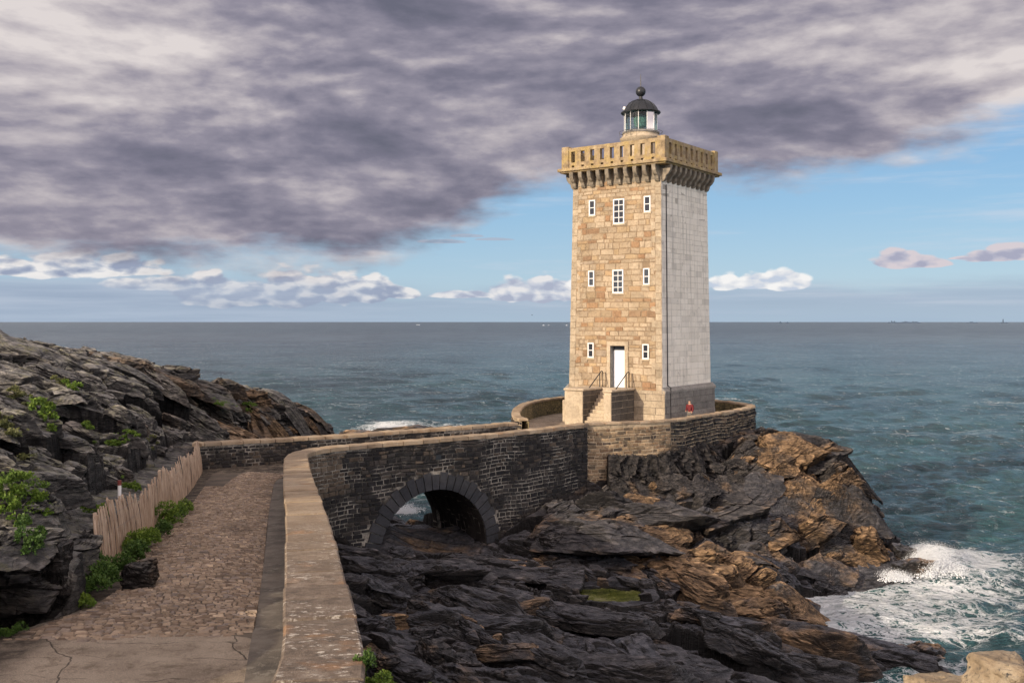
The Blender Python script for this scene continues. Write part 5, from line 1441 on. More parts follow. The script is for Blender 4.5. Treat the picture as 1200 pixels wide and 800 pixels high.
# tumbled blocks below the long parapet
BLK = [((448, 690), (.95, 1.5, .60), (.1, .25, .3), (.05, .0, .8), 'big blue-black slab leaning against the foot of the bridge wall'),
       ((436, 735), (.5, .8, .6), (.0, .3, 1.2), (.0, .0, .8), 'smooth dark rounded block right beside the long parapet'),
       ((480, 672), (.6, .8, .45), (.2, -.2, .5), (.0, .0, .7), 'dark boulder in the gully just left of the arch opening'),
       ((492, 712), (.48, .42, .36), (.3, .1, .3), (.42, .0, .3), 'round brown boulder wedged in the gully beneath the arch'),
       ((455, 775), (.50, .42, .30), (.0, .05, .2), (.38, .0, .3), 'flat reddish square stone just beyond the parapet plants'),
       ((508, 768), (.75, .6, .55), (.3, .5, .7), (.35, .0, .2), 'brown wedge-shaped boulder with a sharp upper edge'),
       ((498, 742), (.6, .4, .35), (.0, .2, .9), (.08, .0, .5), 'dark block on top of the rubble between gully and slab'),
       ((530, 745), (.7, .3, .28), (.0, .5, .3), (.05, .0, .5), 'narrow dark stone resting diagonally in the gully'),
       ((470, 650), (.7, .6, .5), (.3, .3, .2), (.1, .0, .6), 'dark boulder under the left springing of the arch'),
       ((545, 775), (.5, .5, .35), (.1, .2, .4), (.25, .0, .3), 'small brown boulder at the edge of the striped slab'),
       ((815, 655), (1.1, .8, .45), (.1, -.3, .2), (.75, .0, .0), 'ochre block lying on the shelf below the promontory'),
       ((655, 628), (.9, .6, .4), (.1, -.2, .5), (.2, .0, .3), 'dark boulder on the slope right of the arch')]
for i, ((px, py), sz, rot, tn, lb) in enumerate(BLK):
    p = on_ground(px, py, -sz[2]*.25, 40)
    chunk('boulder', p, sz, 40+i, rot, tone=tn, label=lb, cat='boulder', group='boulders below the bridge')
# half-drowned rocks at the edge of the surf
for px, py, Y, sz, lb, tn, sd in ((1065, 662, 54.6, (1.3, .9, .85), 'wet brown rock washed by the breaking wave off the promontory', (.45, 0, .9), 61),
                       (1052, 655, 56.4, (.9, .9, 1.5), 'dark blocky rock at the foot of the promontory in the surf', (.12, 0, .8), 62),
                       (1030, 766, 41.2, (2.1, 1.2, .62), 'low seaweed-brown rock awash beside the foreground slabs', (.40, 0, .9), 63),
                       (1075, 775, 40.6, (1.1, .8, .5), 'small olive-brown rock awash at the outer end of the reef', (.38, 0, .9), 64),
                       (1000, 752, 42.0, (1.2, .8, .5), 'small brown rock awash just behind the reef', (.40, 0, .9), 66),
                       (1090, 768, 41.4, (1.0, .7, .55), 'rounded brown rock awash at the far side of the reef', (.42, 0, .9), 67),
                       (985, 772, 40.2, (1.3, 1.1, .7), 'brown rock joining the dark slabs to the reef', (.42, 0, .8), 65)):
    p = W(px, py, Y); chunk('sea_rock', (p[0], Y, max(p[2]-sz[2]*.30, SEA-.12)), sz, sd, (0, .1, .3), tone=tn, label=lb, cat='rock', group='rocks awash in the surf')
for px, py, Y, sz, sd, lb in ((1190, 800, 9.2, (.46, .40, .26), 71, 'pale lichen-covered granite boulder nearest the viewer on the right'),
                              (1110, 812, 9.6, (.36, .34, .17), 72, 'low pale granite boulder just left of the nearest one')):
    p = W(px, py, Y); chunk('granite_boulder', p, sz, sd, (0, .1, .5), M['pale_rock'], amp=.08, sub=5, label=lb, cat='boulder', group='pale boulders near the viewer')
p = W(468, 500, 122); chunk('sea_rock', (p[0], 122, SEA+.1), (7.5, 2.5, 1.2), 77, (0, 0, .1), tone=(.45, 0, .5), label='low brown reef breaking the waves beyond the bridge', cat='rock')
# rock at the path edge on the left
chunk('boulder', (-7.98, 17.45, 1.30), (.27, .38, .72), 81, (0, .08, .2), tone=(.05, .2, .1), label='tall dark rock standing beside the overhang at the left path edge', cat='rock')
# rock pool water
pw = bpy.data.meshes.new('rock_pool'); bm = bmesh.new()
for k in range(28):
    an = 2*math.pi*k/28; bm.verts.new((1.75*math.cos(an), 1.3*math.sin(an), 0))
bm.faces.new(bm.verts); bm.to_mesh(pw); bm.free()
meta(link('rock_pool', pw, M['pool_water'], None, (pool_c[0], pool_c[1], PZ)), kind='structure')

# ================================================================== plants
def plant(name, loc, rx, ry, h, n, seed, material, leaf=.05, label=None, droop=.3, cat='plant', group=None, flat=False):
    R_ = np.random.RandomState(seed)
    # several lobes give the clump an uneven outline
    nl = max(3, int(5+rx*4)); lc = np.stack([R_.uniform(-.7, .7, nl)*rx, R_.uniform(-.7, .7, nl)*ry, R_.uniform(.1, .55, nl)*h], 1); lr = R_.uniform(.3, .55, nl)
    k = R_.randint(0, nl, n); d = R_.normal(size=(n, 3)); d /= np.linalg.norm(d, axis=1)[:, None]; d[:, 2] = np.abs(d[:, 2])*.9+.05
    rad = R_.uniform(.45, 1.05, n)**.6
    c = lc[k]+d*np.stack([lr[k]*rx, lr[k]*ry, lr[k]*h*1.1], 1)*rad[:, None]
    gz = np.zeros(n)
    if n and rx > .25 and not flat:
        gl = {}
        for i in range(n):
            key = (round(c[i, 0]*4), round(c[i, 1]*4))
            if key not in gl:
                g = ground(loc[0]+key[0]/4, loc[1]+key[1]/4); g = -1e3 if g is None or abs(g-loc[2]) > .5 else max(g, float(zp(loc[1])) if in_poly(np.array([loc[0]+key[0]/4]), np.array([loc[1]+key[1]/4]), PATHPOLY)[0] else -99)
                gl[key] = g-loc[2]
            gz[i] = gl[key]
    kp = gz > -100; c, d, rad, gz = c[kp], d[kp], rad[kp], gz[kp]; n = len(c); c[:, 2] += gz
    ax = d+R_.normal(size=(n, 3))*.55+np.array([0, 0, .35]); ax /= np.linalg.norm(ax, axis=1)[:, None]
    sd = np.cross(ax, R_.normal(size=(n, 3))); sd /= np.linalg.norm(sd, axis=1)[:, None]
    L = leaf*R_.uniform(.6, 1.5, n)[:, None]; Wd = L*R_.uniform(.22, .4, n)[:, None]
    up = np.cross(sd, ax)
    V_ = np.stack([c-ax*L*.5, c+sd*Wd-up*Wd*.3, c+ax*L*.5-np.array([0, 0, 1])*L*droop*.3, c-sd*Wd-up*Wd*.3], 1).reshape(-1, 3)
    F_ = (np.arange(n)*4)[:, None]+np.array([[0, 1, 2, 3]])
    shade = np.clip(.25+.5*(rad-.45)+.35*R_.rand(n)*d[:, 2]+.15*R_.rand(n), 0, 1)
    me = np_mesh(name, V_, F_, fattr={'col': shade})
    o = link(name, me, material, None, loc); meta(o, label, cat, group); return o
def pl_at(px, py, rx, ry, h, n, seed, mt, label, leaf=.05, fb=25, dz=0, **k):
    p = on_ground(px, py, dz, fb); return plant('plant_clump', (p.x, p.y, p.z), rx, ry, h, n, seed, mt, leaf, label, **k)
PL = [ (22, 592, .60, .5, .45, 4200, M['leaf_bright'], 'large olive-green cushion on top of the near left rock'),
       (40, 646, .30, .25, .40, 1400, M['leaf_dark'], 'deep green tuft hanging on the near left rock face'),
       (8, 765, .35, .3, .30, 1300, M['leaf_dark'], 'dark green tuft under the overhang at the lower left corner'),
       (54, 488, .45, .4, .42, 1300, M['leaf_bright'], 'round yellow-green tuft in a cleft of the left slope'),
       (22, 467, .55, .4, .25, 1200, M['leaf_dry'], 'flat green patch high on the left rocks'),
       (20, 515, .55, .4, .22, 1200, M['leaf_dry'], 'low green mat at the left edge below the yellow-green tuft'),
       (82, 455, .35, .3, .3, 700, M['leaf_bright'], 'small green tuft near the crest of the left slope'),
       (106, 504, .35, .3, .25, 800, M['leaf_bright'], 'small green tuft left of the long dark slab'),
       (145, 514, .6, .3, .18, 1000, M['leaf_bright'], 'thin green streak on the upper edge of the long dark slab'),
       (180, 524, .7, .3, .15, 900, M['leaf_dry'], 'thin green streak at the far end of the long dark slab'),
       (260, 478, .8, .5, .35, 1300, M['leaf_bright'], 'bright green patch above the dark rock hollow'),
       (292, 476, .5, .4, .3, 700, M['leaf_bright'], 'green tuft right of the patch above the hollow'),
       (152, 574, .3, .25, .30, 800, M['leaf_bright'], 'small upright green tuft behind the fence'),
       (70, 450, .3, .3, .25, 500, M['leaf_dry'], 'dull green tuft beside the crest block')]
for i, (px, py, rx, ry, h, n, mt, lb) in enumerate(PL):
    pl_at(px, py, rx, ry, h, n, 100+i, mt, lb, group='green tufts on the left rocks', leaf=.055 if py > 540 else .075, fb=22 if py > 540 else 40)
# bright cushion directly behind the fence, on a rock ledge
plant('plant_clump', (-9.72, 23.8, max(1.25, float(ground(-9.72, 23.8, 1.5)))), .50, .45, .32, 3000, 131, M['leaf_bright'], .05, 'bright green cushion growing just behind the near end of the fence')
FPL = [(-8.10, 18.6, .66, .55, .58, 4600, 'M', 'big bushy green plant at the path edge below the near end of the fence'),
       (-8.55, 19.6, .45, .45, .62, 2600, 'D', 'green plant filling the gap between the fence end and the rock'),
       (-7.75, 17.7, .40, .36, .36, 1900, 'B', 'low green plant at the path edge in front of the big bushy one'),
       (-7.95, 20.3, .45, .34, .55, 2100, 'D', 'dark green plant against the fence right behind the boulder'),
       (-8.35, 21.6, .42, .30, .62, 1900, 'D', 'green plant at the fence foot, first one beyond the boulder'),
       (-8.55, 22.9, .46, .32, .72, 2200, 'B', 'tall green plant against the middle of the near fence'),
       (-8.85, 24.2, .40, .30, .60, 1500, 'B', 'feathery plant at the fence foot just beyond the tall one'),
       (-9.02, 25.6, .36, .26, .46, 1100, 'D', 'yellowish tuft at the fence foot, third beyond the boulder side'),
       (-9.40, 27.4, .46, .30, .74, 1700, 'B', 'upright green plant against the fence halfway along the path'),
       (-9.70, 28.9, .34, .28, .58, 1000, 'D', 'leafy plant close behind the upright one by the fence'),
       (-9.95, 30.4, .30, .24, .44, 700, 'B', 'smallest and farthest green plant at the fence foot')]
for i, (x, y, rx, ry, h, n, mt, lb) in enumerate(FPL):
    plant('plant_clump', (x, y, float(zp(y))+.02), rx, ry, h, n, 150+i, M[{'M': 'leaf_dark', 'D': 'leaf_dark', 'B': 'leaf_bright'}[mt]], .055, lb, flat=True, group='green plants along the foot of the fence')
# plants on the cove side of the parapet, close to the viewer
for i, (px, py, Y, rx, h, n, mt, lb) in enumerate(((430, 775, 10.8, .16, .30, 900, 'leaf_dark', 'green plant pressed against the outer side of the parapet'),
        (437, 795, 10.6, .22, .22, 1100, 'leaf_bright', 'yellow-green samphire below the near end of the parapet'),
        (465, 806, 10.4, .16, .16, 600, 'leaf_bright', 'small yellow-green sprig right of the samphire'),
        (503, 805, 10.2, .05, .10, 120, 'leaf_bright', 'lone yellow-green sprig rising at the bottom edge'))):
    p = W(px, py, Y); plant('plant_clump', (p[0], Y, p[2]-h*.6), rx, rx, h, n, 170+i, M[mt], .03, lb)

# ================================================================== marker post and litter
mp = Vector(W(140, 558, 26.5)); gz_ = ground(mp.x, mp.y, mp.z-.3)
mk = empty('marker_post', (mp.x, mp.y, gz_)); meta(mk, 'short white stake with a faded red top standing among the left rocks', 'marker post')
q = MB(); q.tube([(0, 0, -.1), (0, 0, .42)], .05, 8); q.build('post', M['white_paint'], mk)
q = MB(); q.tube([(0, 0, .42), (0, 0, .55)], .053, 8); q.build('post_cap', M['red_paint'], mk)

# ================================================================== small figure beside the plinth
def person():
    px_, py_ = 10.95, 61.3; root = empty('person', (px_, py_, -.6), R(-35)); root.scale = (.93, .93, .93)
    meta(root, 'person in a red jacket and grey trousers standing against the dark plinth of the lighthouse', 'person')
    def skin(name, joints, edges, radii, mt, sub=2):
        me = bpy.data.meshes.new(name); me.from_pydata(joints, edges, []); o = link(name, me, mt, root)
        sk = o.modifiers.new('s', 'SKIN'); o.modifiers.new('u', 'SUBSURF').levels = sub; o.modifiers['u'].render_levels = sub
        for v, r in zip(me.skin_vertices[0].data, radii): v.radius = (r, r)
        me.skin_vertices[0].data[0].use_root = True
        return o
    J = [(0, 0, .88), (0, .01, 1.10), (0, .0, 1.36), (0, -.02, 1.46), (0, -.05, 1.57), (0, -.05, 1.66),
         (.10, 0, .82), (.12, -.03, .46), (.13, .02, .07), (.13, -.12, .03), (-.10, 0, .82), (-.12, .04, .46), (-.12, .06, .07), (-.12, -.08, .03),
         (.19, 0, 1.36), (.24, -.02, 1.10), (.22, -.16, .92), (-.19, 0, 1.36), (-.24, 0, 1.10), (-.20, -.18, .98), (.21, -.21, .86), (-.18, -.25, .96)]
    E = [(0, 1), (1, 2), (2, 3), (3, 4), (4, 5), (0, 6), (6, 7), (7, 8), (8, 9), (0, 10), (10, 11), (11, 12), (12, 13), (2, 14), (14, 15), (15, 16), (2, 17), (17, 18), (18, 19), (16, 20), (19, 21)]
    rad = [.13, .12, .13, .055, .085, .09, .085, .06, .045, .04, .085, .06, .045, .04, .06, .045, .035, .06, .045, .035, .035, .035]
    skin('body', J, E, rad, M['skin'])
    skin('jacket', [J[0], J[1], J[2], (.0, -.01, 1.43), J[14], J[15], J[16], J[17], J[18], J[19]], [(0, 1), (1, 2), (2, 3), (2, 4), (4, 5), (5, 6), (2, 7), (7, 8), (8, 9)], [.155, .15, .155, .075, .08, .065, .05, .08, .065, .05], M['jacket'])
    skin('trousers', [(0, 0, .84), J[6], J[7], (.13, .02, .10), J[10], J[11], (-.12, .06, .10)], [(0, 1), (1, 2), (2, 3), (0, 4), (4, 5), (5, 6)], [.13, .10, .075, .06, .10, .075, .06], M['trousers'])
    skin('hair', [(0, -.02, 1.60), (0, -.03, 1.70)], [(0, 1)], [.09, .09], M['hair'])
person()

# ================================================================== sea, spray, far things
def sea():
    th = np.unique(np.concatenate([np.linspace(-60, -34, 30), np.linspace(-34, 34, 760), np.linspace(34, 60, 30), np.linspace(60, 300, 40)]))[:-1]
    pxs = 13.8*F/np.linspace(13.8*F/25, 13.8*F/900, 620)
    rr = np.concatenate([pxs, np.geomspace(900, 60000, 60)[1:]])
    TH, RR = np.meshgrid(np.radians(th), rr); x = (RR*np.sin(TH)).ravel(); y = (RR*np.cos(TH)).ravel(); r = RR.ravel()
    z = np.zeros(len(x)); R_ = np.random.RandomState(8); gx_ = np.zeros(len(x)); gy_ = np.zeros(len(x))
    for k in range(60):
        lam = np.exp(R_.uniform(np.log(1.1), np.log(17))); a = .0125*lam**.62*(1.0 if lam > 3 else 1.1)
        ang = R(158)+R_.normal()*.42; kx, ky = math.sin(ang)*2*math.pi/lam, math.cos(ang)*2*math.pi/lam
        att = np.clip(1.2-(r*r/ (13.8*F))*2.2/lam*.55, 0, 1)*np.clip(1.3-r/1400, 0, 1)
        ph = x*kx+y*ky+R_.uniform(0, 6.28); s = np.sin(ph)
        z += a*att*(1-2*np.abs(np.sin(ph/2))**1.0 if k % 4 == 1 else s); c = np.cos(ph)*a*.8*att
        gx_ += c*kx/np.hypot(kx, ky); gy_ += c*ky/np.hypot(kx, ky)
    P = np.stack([x, y, np.zeros_like(x)], 1)
    # shore proximity from the rock surface
    inside = (x > -30) & (x < 34) & (y > 20) & (y < 84)
    bh = np.full(len(x), -14.); bh[inside] = base_h(x[inside], y[inside]); depth = SEA-bh
    sh = np.where(inside, 1-smooth01(depth, -.5, 2.6), 0)
    def g(px, py, rx, ry):
        Y = 13.8*F/(py-377); X = (px-600)/F*Y; sx = rx/F*Y; sy = Y-13.8*F/(py+ry-377)
        return np.exp(-((x-X)/sx)**2-((y-Y)/sy)**2)
    fo = .40*sh + .85*g(1120, 655, 75, 17) + .6*g(1110, 690, 100, 20) + .5*g(980, 708, 60, 22) + .38*g(1020, 745, 90, 18) + .35*g(1060, 720, 100, 25)+.34*g(1140, 785, 80, 16) + .75*g(455, 497, 26, 4) + .45*g(520, 499, 60, 4) + .45*g(1180, 471, 22, 2.2)+.30*g(1150, 730, 70, 20)
    turb = fo.clip(0, 1)
    z += turb*(.30*fbm(P, .5, 3, 90)+.16*fbm(P, 1.6, 3, 91)) + .85*g(1092, 652, 40, 12) + .45*g(1135, 670, 60, 9) + .3*g(1000, 706, 40, 8)
    lull = 1-.45*smooth01(fo, .1, .6); z = z*lull
    V_ = np.stack([x-gx_, y-gy_, SEA+z], 1)
    nt, nr = TH.shape[1], TH.shape[0]
    i = np.arange(nr-1)[:, None]*nt; j = np.arange(nt)[None]; j2 = (j+1) % nt
    F_ = np.stack([(i+j).ravel(), (i+j2).ravel(), (i+nt+j2).ravel(), (i+nt+j).ravel()], 1)
    crest = smooth01(z, .05, .45)
    me = np_mesh('sea', V_, F_[:, ::-1], smooth=True, vattr={'foam': np.stack([fo.clip(0, 1.2), np.clip(.35+crest, 0, 1), np.clip(smooth01(fo, .15, .7)+.4*sh, 0, 1)], 1)})
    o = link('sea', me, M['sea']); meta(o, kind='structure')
sea()
# thrown spray where the wave strikes the outer rock
R_ = np.random.RandomState(12)
def spray(cx, cy, cz, w, d, h, n, seed, label, lean=.3, kind_name='wave_spray'):
    R_ = np.random.RandomState(seed); t_ = R_.rand(n)**1.7
    lobes = R_.uniform(-1, 1, 9); lh = R_.uniform(.45, 1, 9); k = R_.randint(0, 9, n)
    x = lobes[k]*w*.8+R_.normal(size=n)*w*(.13+.13*t_); z = t_*h*lh[k]*(1-.5*np.abs(lobes[k])); y = R_.normal(size=n)*d*.4
    x = x+lean*z; s = (R_.rand(n)**4*.042+.006)*(1.2-t_)*(1.6 if cy > 100 else 1)
    c = np.stack([x, y, z], 1); base = np.array([(1, 0, 0), (-1, 0, 0), (0, 1, 0), (0, -1, 0), (0, 0, 1), (0, 0, -1)], float)
    V_ = (c[:, None, :]+base[None]*s[:, None, None]*R_.uniform(.6, 1.3, (n, 6, 1))).reshape(-1, 3)
    f = np.array([(0, 2, 4), (2, 1, 4), (1, 3, 4), (3, 0, 4), (2, 0, 5), (1, 2, 5), (3, 1, 5), (0, 3, 5)])
    F_ = ((np.arange(n)*6)[:, None, None]+f[None]).reshape(-1, 3)
    o = link(kind_name, np_mesh(kind_name, V_, F_, smooth=True), M['foam'], None, (cx, cy, cz)); meta(o, label, 'spray', kind='stuff'); return o
p = W(1092, 672, 54.5)
spray(p[0]+.2, 55.2, SEA+.05, 1.5, 1.5, 2.0, 120000, 1, 'white spray bursting up where the wave strikes the outer rock', .45)
p = W(1050, 690, 53.0); spray(p[0], 53.6, SEA+.0, 1.1, .8, .8, 16000, 2, 'thin white water running off the rock at the surf line', .1)
p = W(455, 500, 125); spray(p[0], 124, SEA, 4.2, 2, 1.3, 9000, 3, 'white breaker over the reef beyond the bridge', .2)
p = W(481, 592, 75); spray(p[0], 72, SEA, 1.6, 1.2, 1.1, 9000, 4, 'white foam glimpsed through the bridge arch', .1)

# far islands, boats, gull
def isle(px, wpx, hpx, Y, seed, label, name='islet', bumps=5):
    rg = random.Random(seed); X = (px-600)*Y/F; w = wpx*Y/F; h = hpx*Y/F; n = 26
    vs = []; 
    for i in range(n+1):
        t_ = i/n; prof = math.sin(math.pi*t_)**.4*(.45+.55*abs(math.sin(t_*bumps*3+seed)))*(1+rg.uniform(-.25, .25))
        xx = (t_-.5)*w
        vs += [(xx, -w*.08, 0), (xx, 0, h*prof), (xx, w*.08, 0)]
    fs = []
    for i in range(n): a = i*3; fs += [(a, a+3, a+4, a+1), (a+1, a+4, a+5, a+2)]
    me = bpy.data.meshes.new(name); me.from_pydata(vs, [], fs); o = link(name, me, M['far_isle'], None, (X, Y, SEA-1)); meta(o, label, 'island', 'islets on the horizon'); return o
isle(915, 4, 2.6, 9000, 1, 'tiny dark islet on the horizon, left one of the pair right of the tower', bumps=1)
isle(922, 4, 2.4, 9000, 2, 'tiny dark islet on the horizon, right one of the pair right of the tower', bumps=1)
isle(1046, 12, 2.8, 9500, 3, 'small jagged dark islet at the left end of the long low island', bumps=4)
isle(1064, 32, 2.6, 9600, 4, 'long low dark island on the horizon at the right', bumps=3)
isle(1139, 14, 1.9, 10500, 5, 'faint flat islet on the horizon between the long island and the far lighthouse', bumps=2)
isle(1176, 12, 1.4, 10000, 6, 'low islet that carries the distant lighthouse', bumps=2)
Y = 9990.; X = (1175.5-600)*Y/F; k = Y/F
q = MB(); q.lathe([(.9*k, 0), (.55*k, 3.6*k), (.75*k, 3.7*k), (.75*k, 3.9*k), (.4*k, 4.0*k), (.4*k, 4.7*k), (.1*k, 5.2*k)], (0, 0, 0), 10)
fl_ = q.build('distant_lighthouse', M['far_isle']); fl_.location = (X, Y, SEA); meta(fl_, 'distant lighthouse tower standing up on the horizon at the far right', 'lighthouse')
def boat(px, Y, L, label, seed):
    X = (px-600)*Y/F; root = empty('boat', (X, Y, SEA+.2)); meta(root, label, 'boat', 'boats far out at sea'); q = MB()
    st = [(-.5, .10), (-.3, .16), (.1, .17), (.35, .10), (.5, .0)]
    vs = []
    for t_, w_ in st: vs += [(t_*L, -w_*L, .16*L+.02*L*(t_ > .3)), (t_*L, w_*L, .16*L+.02*L*(t_ > .3)), (t_*L, 0, -.04*L)]
    fs = []
    for i in range(4): a = i*3; fs += [(a, a+3, a+5, a+2), (a+1, a+2, a+5, a+4), (a, a+1, a+4, a+3)]
    fs += [(0, 2, 1)]; q.add(vs, fs); q.build('hull', M['far_white'], root)
    q = MB(); q.box((-.05*L, 0, .25*L), (.15*L, .09*L, .10*L)); q.tube([(0, 0, .3*L), (0, 0, .6*L)], .01*L, 5); q.build('cabin', M['far_white' if seed else 'far_isle'], root)
boat(637, 3600, 8.5, 'white boat far out, left one of the two beside the tower', 1); boat(664, 3600, 8, 'white boat far out, half hidden by the left edge of the tower', 1)
boat(643, 3700, 6, 'small white boat just right of the left white one', 1)
boat(490, 4200, 14, 'dark boat far out on the horizon near the middle of the picture', 0)
def gull(px, py, Y, s):
    root = empty('gull', W(px, py, Y)); meta(root, 'small dark gull flying low above the horizon left of the tower', 'bird')
    me = bpy.data.meshes.new('body')
    st = [(-.5, .01), (-.35, .06), (-.1, .11), (.15, .10), (.3, .06), (.38, .065), (.46, .03), (.53, .005)]
    q = MB(); vs = []; n = 8
    for x_, r_ in st:
        for k_ in range(n): vs.append((x_*s, r_*s*math.cos(2*math.pi*k_/n), r_*s*math.sin(2*math.pi*k_/n)))
    fs = []
    for i in range(len(st)-1):
        for k_ in range(n): fs.append((i*n+k_, i*n+(k_+1) % n, (i+1)*n+(k_+1) % n, (i+1)*n+k_))
    for sg in (-1, 1):
        b = len(vs); vs += [(.12*s, sg*.08*s, .03*s), (-.12*s, sg*.08*s, .03*s), (.10*s, sg*.6*s, .22*s), (-.14*s, sg*.6*s, .20*s), (-.16*s, sg*1.2*s, .05*s)]
        fs += [(b, b+1, b+3, b+2), (b+2, b+3, b+4)]
    q.add(vs, fs); q.build('body', M['bag'], root, smooth=True)
gull(623.5, 369, 150, .28)
# ================================================================== light, sky, camera
SUN = Vector((-.752, -.658, 0)).normalized()*math.cos(R(17.5)) + Vector((0, 0, math.sin(R(17.5))))
sl = bpy.data.lights.new('sun', 'SUN'); sl.energy = 5.0; sl.angle = R(.55); sl.color = (1, .84, .64)
so = bpy.data.objects.new('sun', sl); COL.objects.link(so); so.rotation_euler = SUN.to_track_quat('Z', 'Y').to_euler()
so.location = (-40, -40, 40)

wd = bpy.data.worlds.new('World'); S.world = wd; wd.use_nodes = True; nt = wd.node_tree; nt.nodes.clear(); t = NT(nt)
D = t.new('ShaderNodeTexCoord').outputs['Generated']; x, y, z = t.sep(D)
r = t.m('SQRT', t.m('ADD', t.m('MULTIPLY', x, x), t.m('MULTIPLY', y, y)))
s = t.m('DIVIDE', x, t.m('MAXIMUM', r, .001)); w = t.m('DIVIDE', z, t.m('MAXIMUM', r, .001))
def S_(px): q = (px-600)/F; return q/math.sqrt(1+q*q)
def W_(px, py): q = (px-600)/F; return (377-py)/F/math.sqrt(1+q*q)
s01 = t.lin(s, -.6, .6, 0, 1)
def contour(pts):
    P = [((S_(px)+.6)/1.2, W_(px, py)/.5) for px, py in pts]
    P = [(0, P[0][1])]+P+[(1, P[-1][1])]
    return t.m('MULTIPLY', t.curve(s01, P), .5)
sky = t.new('ShaderNodeTexSky', sky_type='NISHITA'); sky.sun_disc = False; sky.sun_elevation = R(17.5); sky.sun_rotation = math.atan2(SUN.x, SUN.y)
sky.air_density = 1.0; sky.dust_density = .6; sky.ozone_density = 2.0
# flat-lying cloud coordinates: foreshortened towards the horizon
den = t.m('ADD', t.m('ABSOLUTE', z), .14)
cp = t.comb(t.m('DIVIDE', x, den), t.m('DIVIDE', y, den), 0.)
sw = t.comb(s, t.m('MULTIPLY', w, 2.2), 0.)       # screen-like angular coordinates of the sky itself
# blue with a milky foot
blue = t.ramp(t.lin(w, 0, .45), [(0, (.47, .63, .79)), (.10, (.42, .62, .82)), (.25, (.30, .54, .81)), (.45, (.21, .44, .76)), (1, (.12, .30, .60))])
skyc = t.mix(.25, blue, t.v('SCALE', sky.outputs[0], sc=.10))
n_e = t.noise(sw, 7, 8, .62, .5); n_w = t.noise(t.map(sw, (1, 3.2, 1)), 5, 8, .62, .4)
# thin veils in the blue
veil = t.step(t.noise(t.map(sw, (1, 4.5, 1), (0, 0, .05)), 3.2, 7, .62), .50, .72)
skyc = t.mix(t.m('MULTIPLY', veil, .55), skyc, (.62, .68, .78, 1))
# grey haze bank along the horizon, with long streaks
hz_top = contour([(0, 322), (200, 322), (330, 335), (460, 345), (600, 338), (760, 332), (900, 334), (1060, 332), (1200, 328)])
hz = t.step(t.m('SUBTRACT', t.m('ADD', hz_top, t.m('MULTIPLY', t.m('SUBTRACT', t.noise(t.map(sw, (1, 3, 1)), 8, 6, .6), .5), .03)), w), -.008, .012)
st = t.noise(t.map(sw, (1, 9, 1)), 4.5, 6, .6)
hzc = t.ramp(st, [(.3, (.30, .38, .52)), (.5, (.38, .47, .60)), (.7, (.52, .59, .69))])
hzc = t.mix(t.step(w, .022, .0), hzc, (.38, .49, .62, 1))
hzm = t.m('MULTIPLY', hz, t.lin(st, .3, .65, .6, .95))
skyc = t.mix(hzm, skyc, hzc)
# cumulus bodies: flat-based heaps, bright on the sunward top
def puffs(lst):
    out = None
    for px, py, a, b in lst:
        sx, wy = S_(px), W_(px, py); dx = t.m('DIVIDE', t.m('SUBTRACT', s, sx), a/F); dy = t.m('DIVIDE', t.m('SUBTRACT', w, wy), b/F)
        dy = t.m('MAXIMUM', dy, t.m('MULTIPLY', dy, -3.2))
        v_ = t.m('SUBTRACT', 1., t.m('SQRT', t.m('ADD', t.m('MULTIPLY', dx, dx), t.m('MULTIPLY', dy, dy))))
        out = v_ if out is None else t.m('MAXIMUM', out, v_)
    return out
def billow(off):
    q = t.v('ADD', sw, off); q = t.v('ADD', q, t.v('SCALE', t.noise(q, 26, 3, .5, col=True), sc=.012))
    a = t.m('SUBTRACT', 1., t.voro(q, 34, 'F1')); b = t.m('SUBTRACT', 1., t.voro(q, 80, 'F1'))
    return t.m('ADD', t.m('ADD', t.m('MULTIPLY', a, .55), t.m('MULTIPLY', b, .2)), t.m('MULTIPLY', t.noise(q, 55, 5, .6), .35))
bl0 = billow((0, 0, 0)); bl1 = billow((-.006, .010, 0))
def cumulus(skyc, lst, lo, hi, shade, amp=.95, th=.04):
    p_ = puffs(lst); f = t.m('ADD', p_, t.m('MULTIPLY', t.m('SUBTRACT', bl0, .62), amp))
    mk = t.step(f, th, th+.20)
    lit = t.m('ADD', t.m('MULTIPLY', t.m('SUBTRACT', bl0, bl1), 3.2), t.m('ADD', t.lin(f, 0, .9, .80, .22), t.lin(w, W_(300, 352), W_(300, 300), -.28, .16)))
    c = t.ramp(lit, [(0, lo), (.35, shade), (.8, hi)])
    return t.mix(mk, skyc, c)
skyc = cumulus(skyc, [(20, 318, 60, 20), (75, 318, 60, 30), (140, 318, 60, 22), (190, 336, 70, 14), (250, 350, 52, 38), (300, 350, 40, 28), (345, 350, 48, 42), (395, 346, 50, 38), (435, 346, 36, 32), (465, 346, 30, 16)],
               (.32, .37, .50), (.86, .84, .83), (.50, .54, .63))
skyc = cumulus(skyc, [(600, 347, 36, 26), (635, 347, 30, 34), (662, 346, 30, 30), (545, 347, 50, 9)], (.42, .46, .58), (.80, .79, .80), (.56, .60, .69))
skyc = cumulus(skyc, [(848, 335, 24, 22), (885, 335, 30, 17), (920, 335, 34, 22), (700, 333, 60, 20), (780, 333, 60, 20)], (.55, .62, .74), (.92, .91, .90), (.74, .76, .80))
skyc = cumulus(skyc, [(1056, 309, 30, 20), (1080, 310, 30, 14), (1092, 310, 24, 9), (1160, 304, 36, 12), (1192, 300, 34, 20), (1130, 303, 18, 4)], (.40, .41, .53), (.68, .62, .66), (.50, .50, .60), amp=1.0)
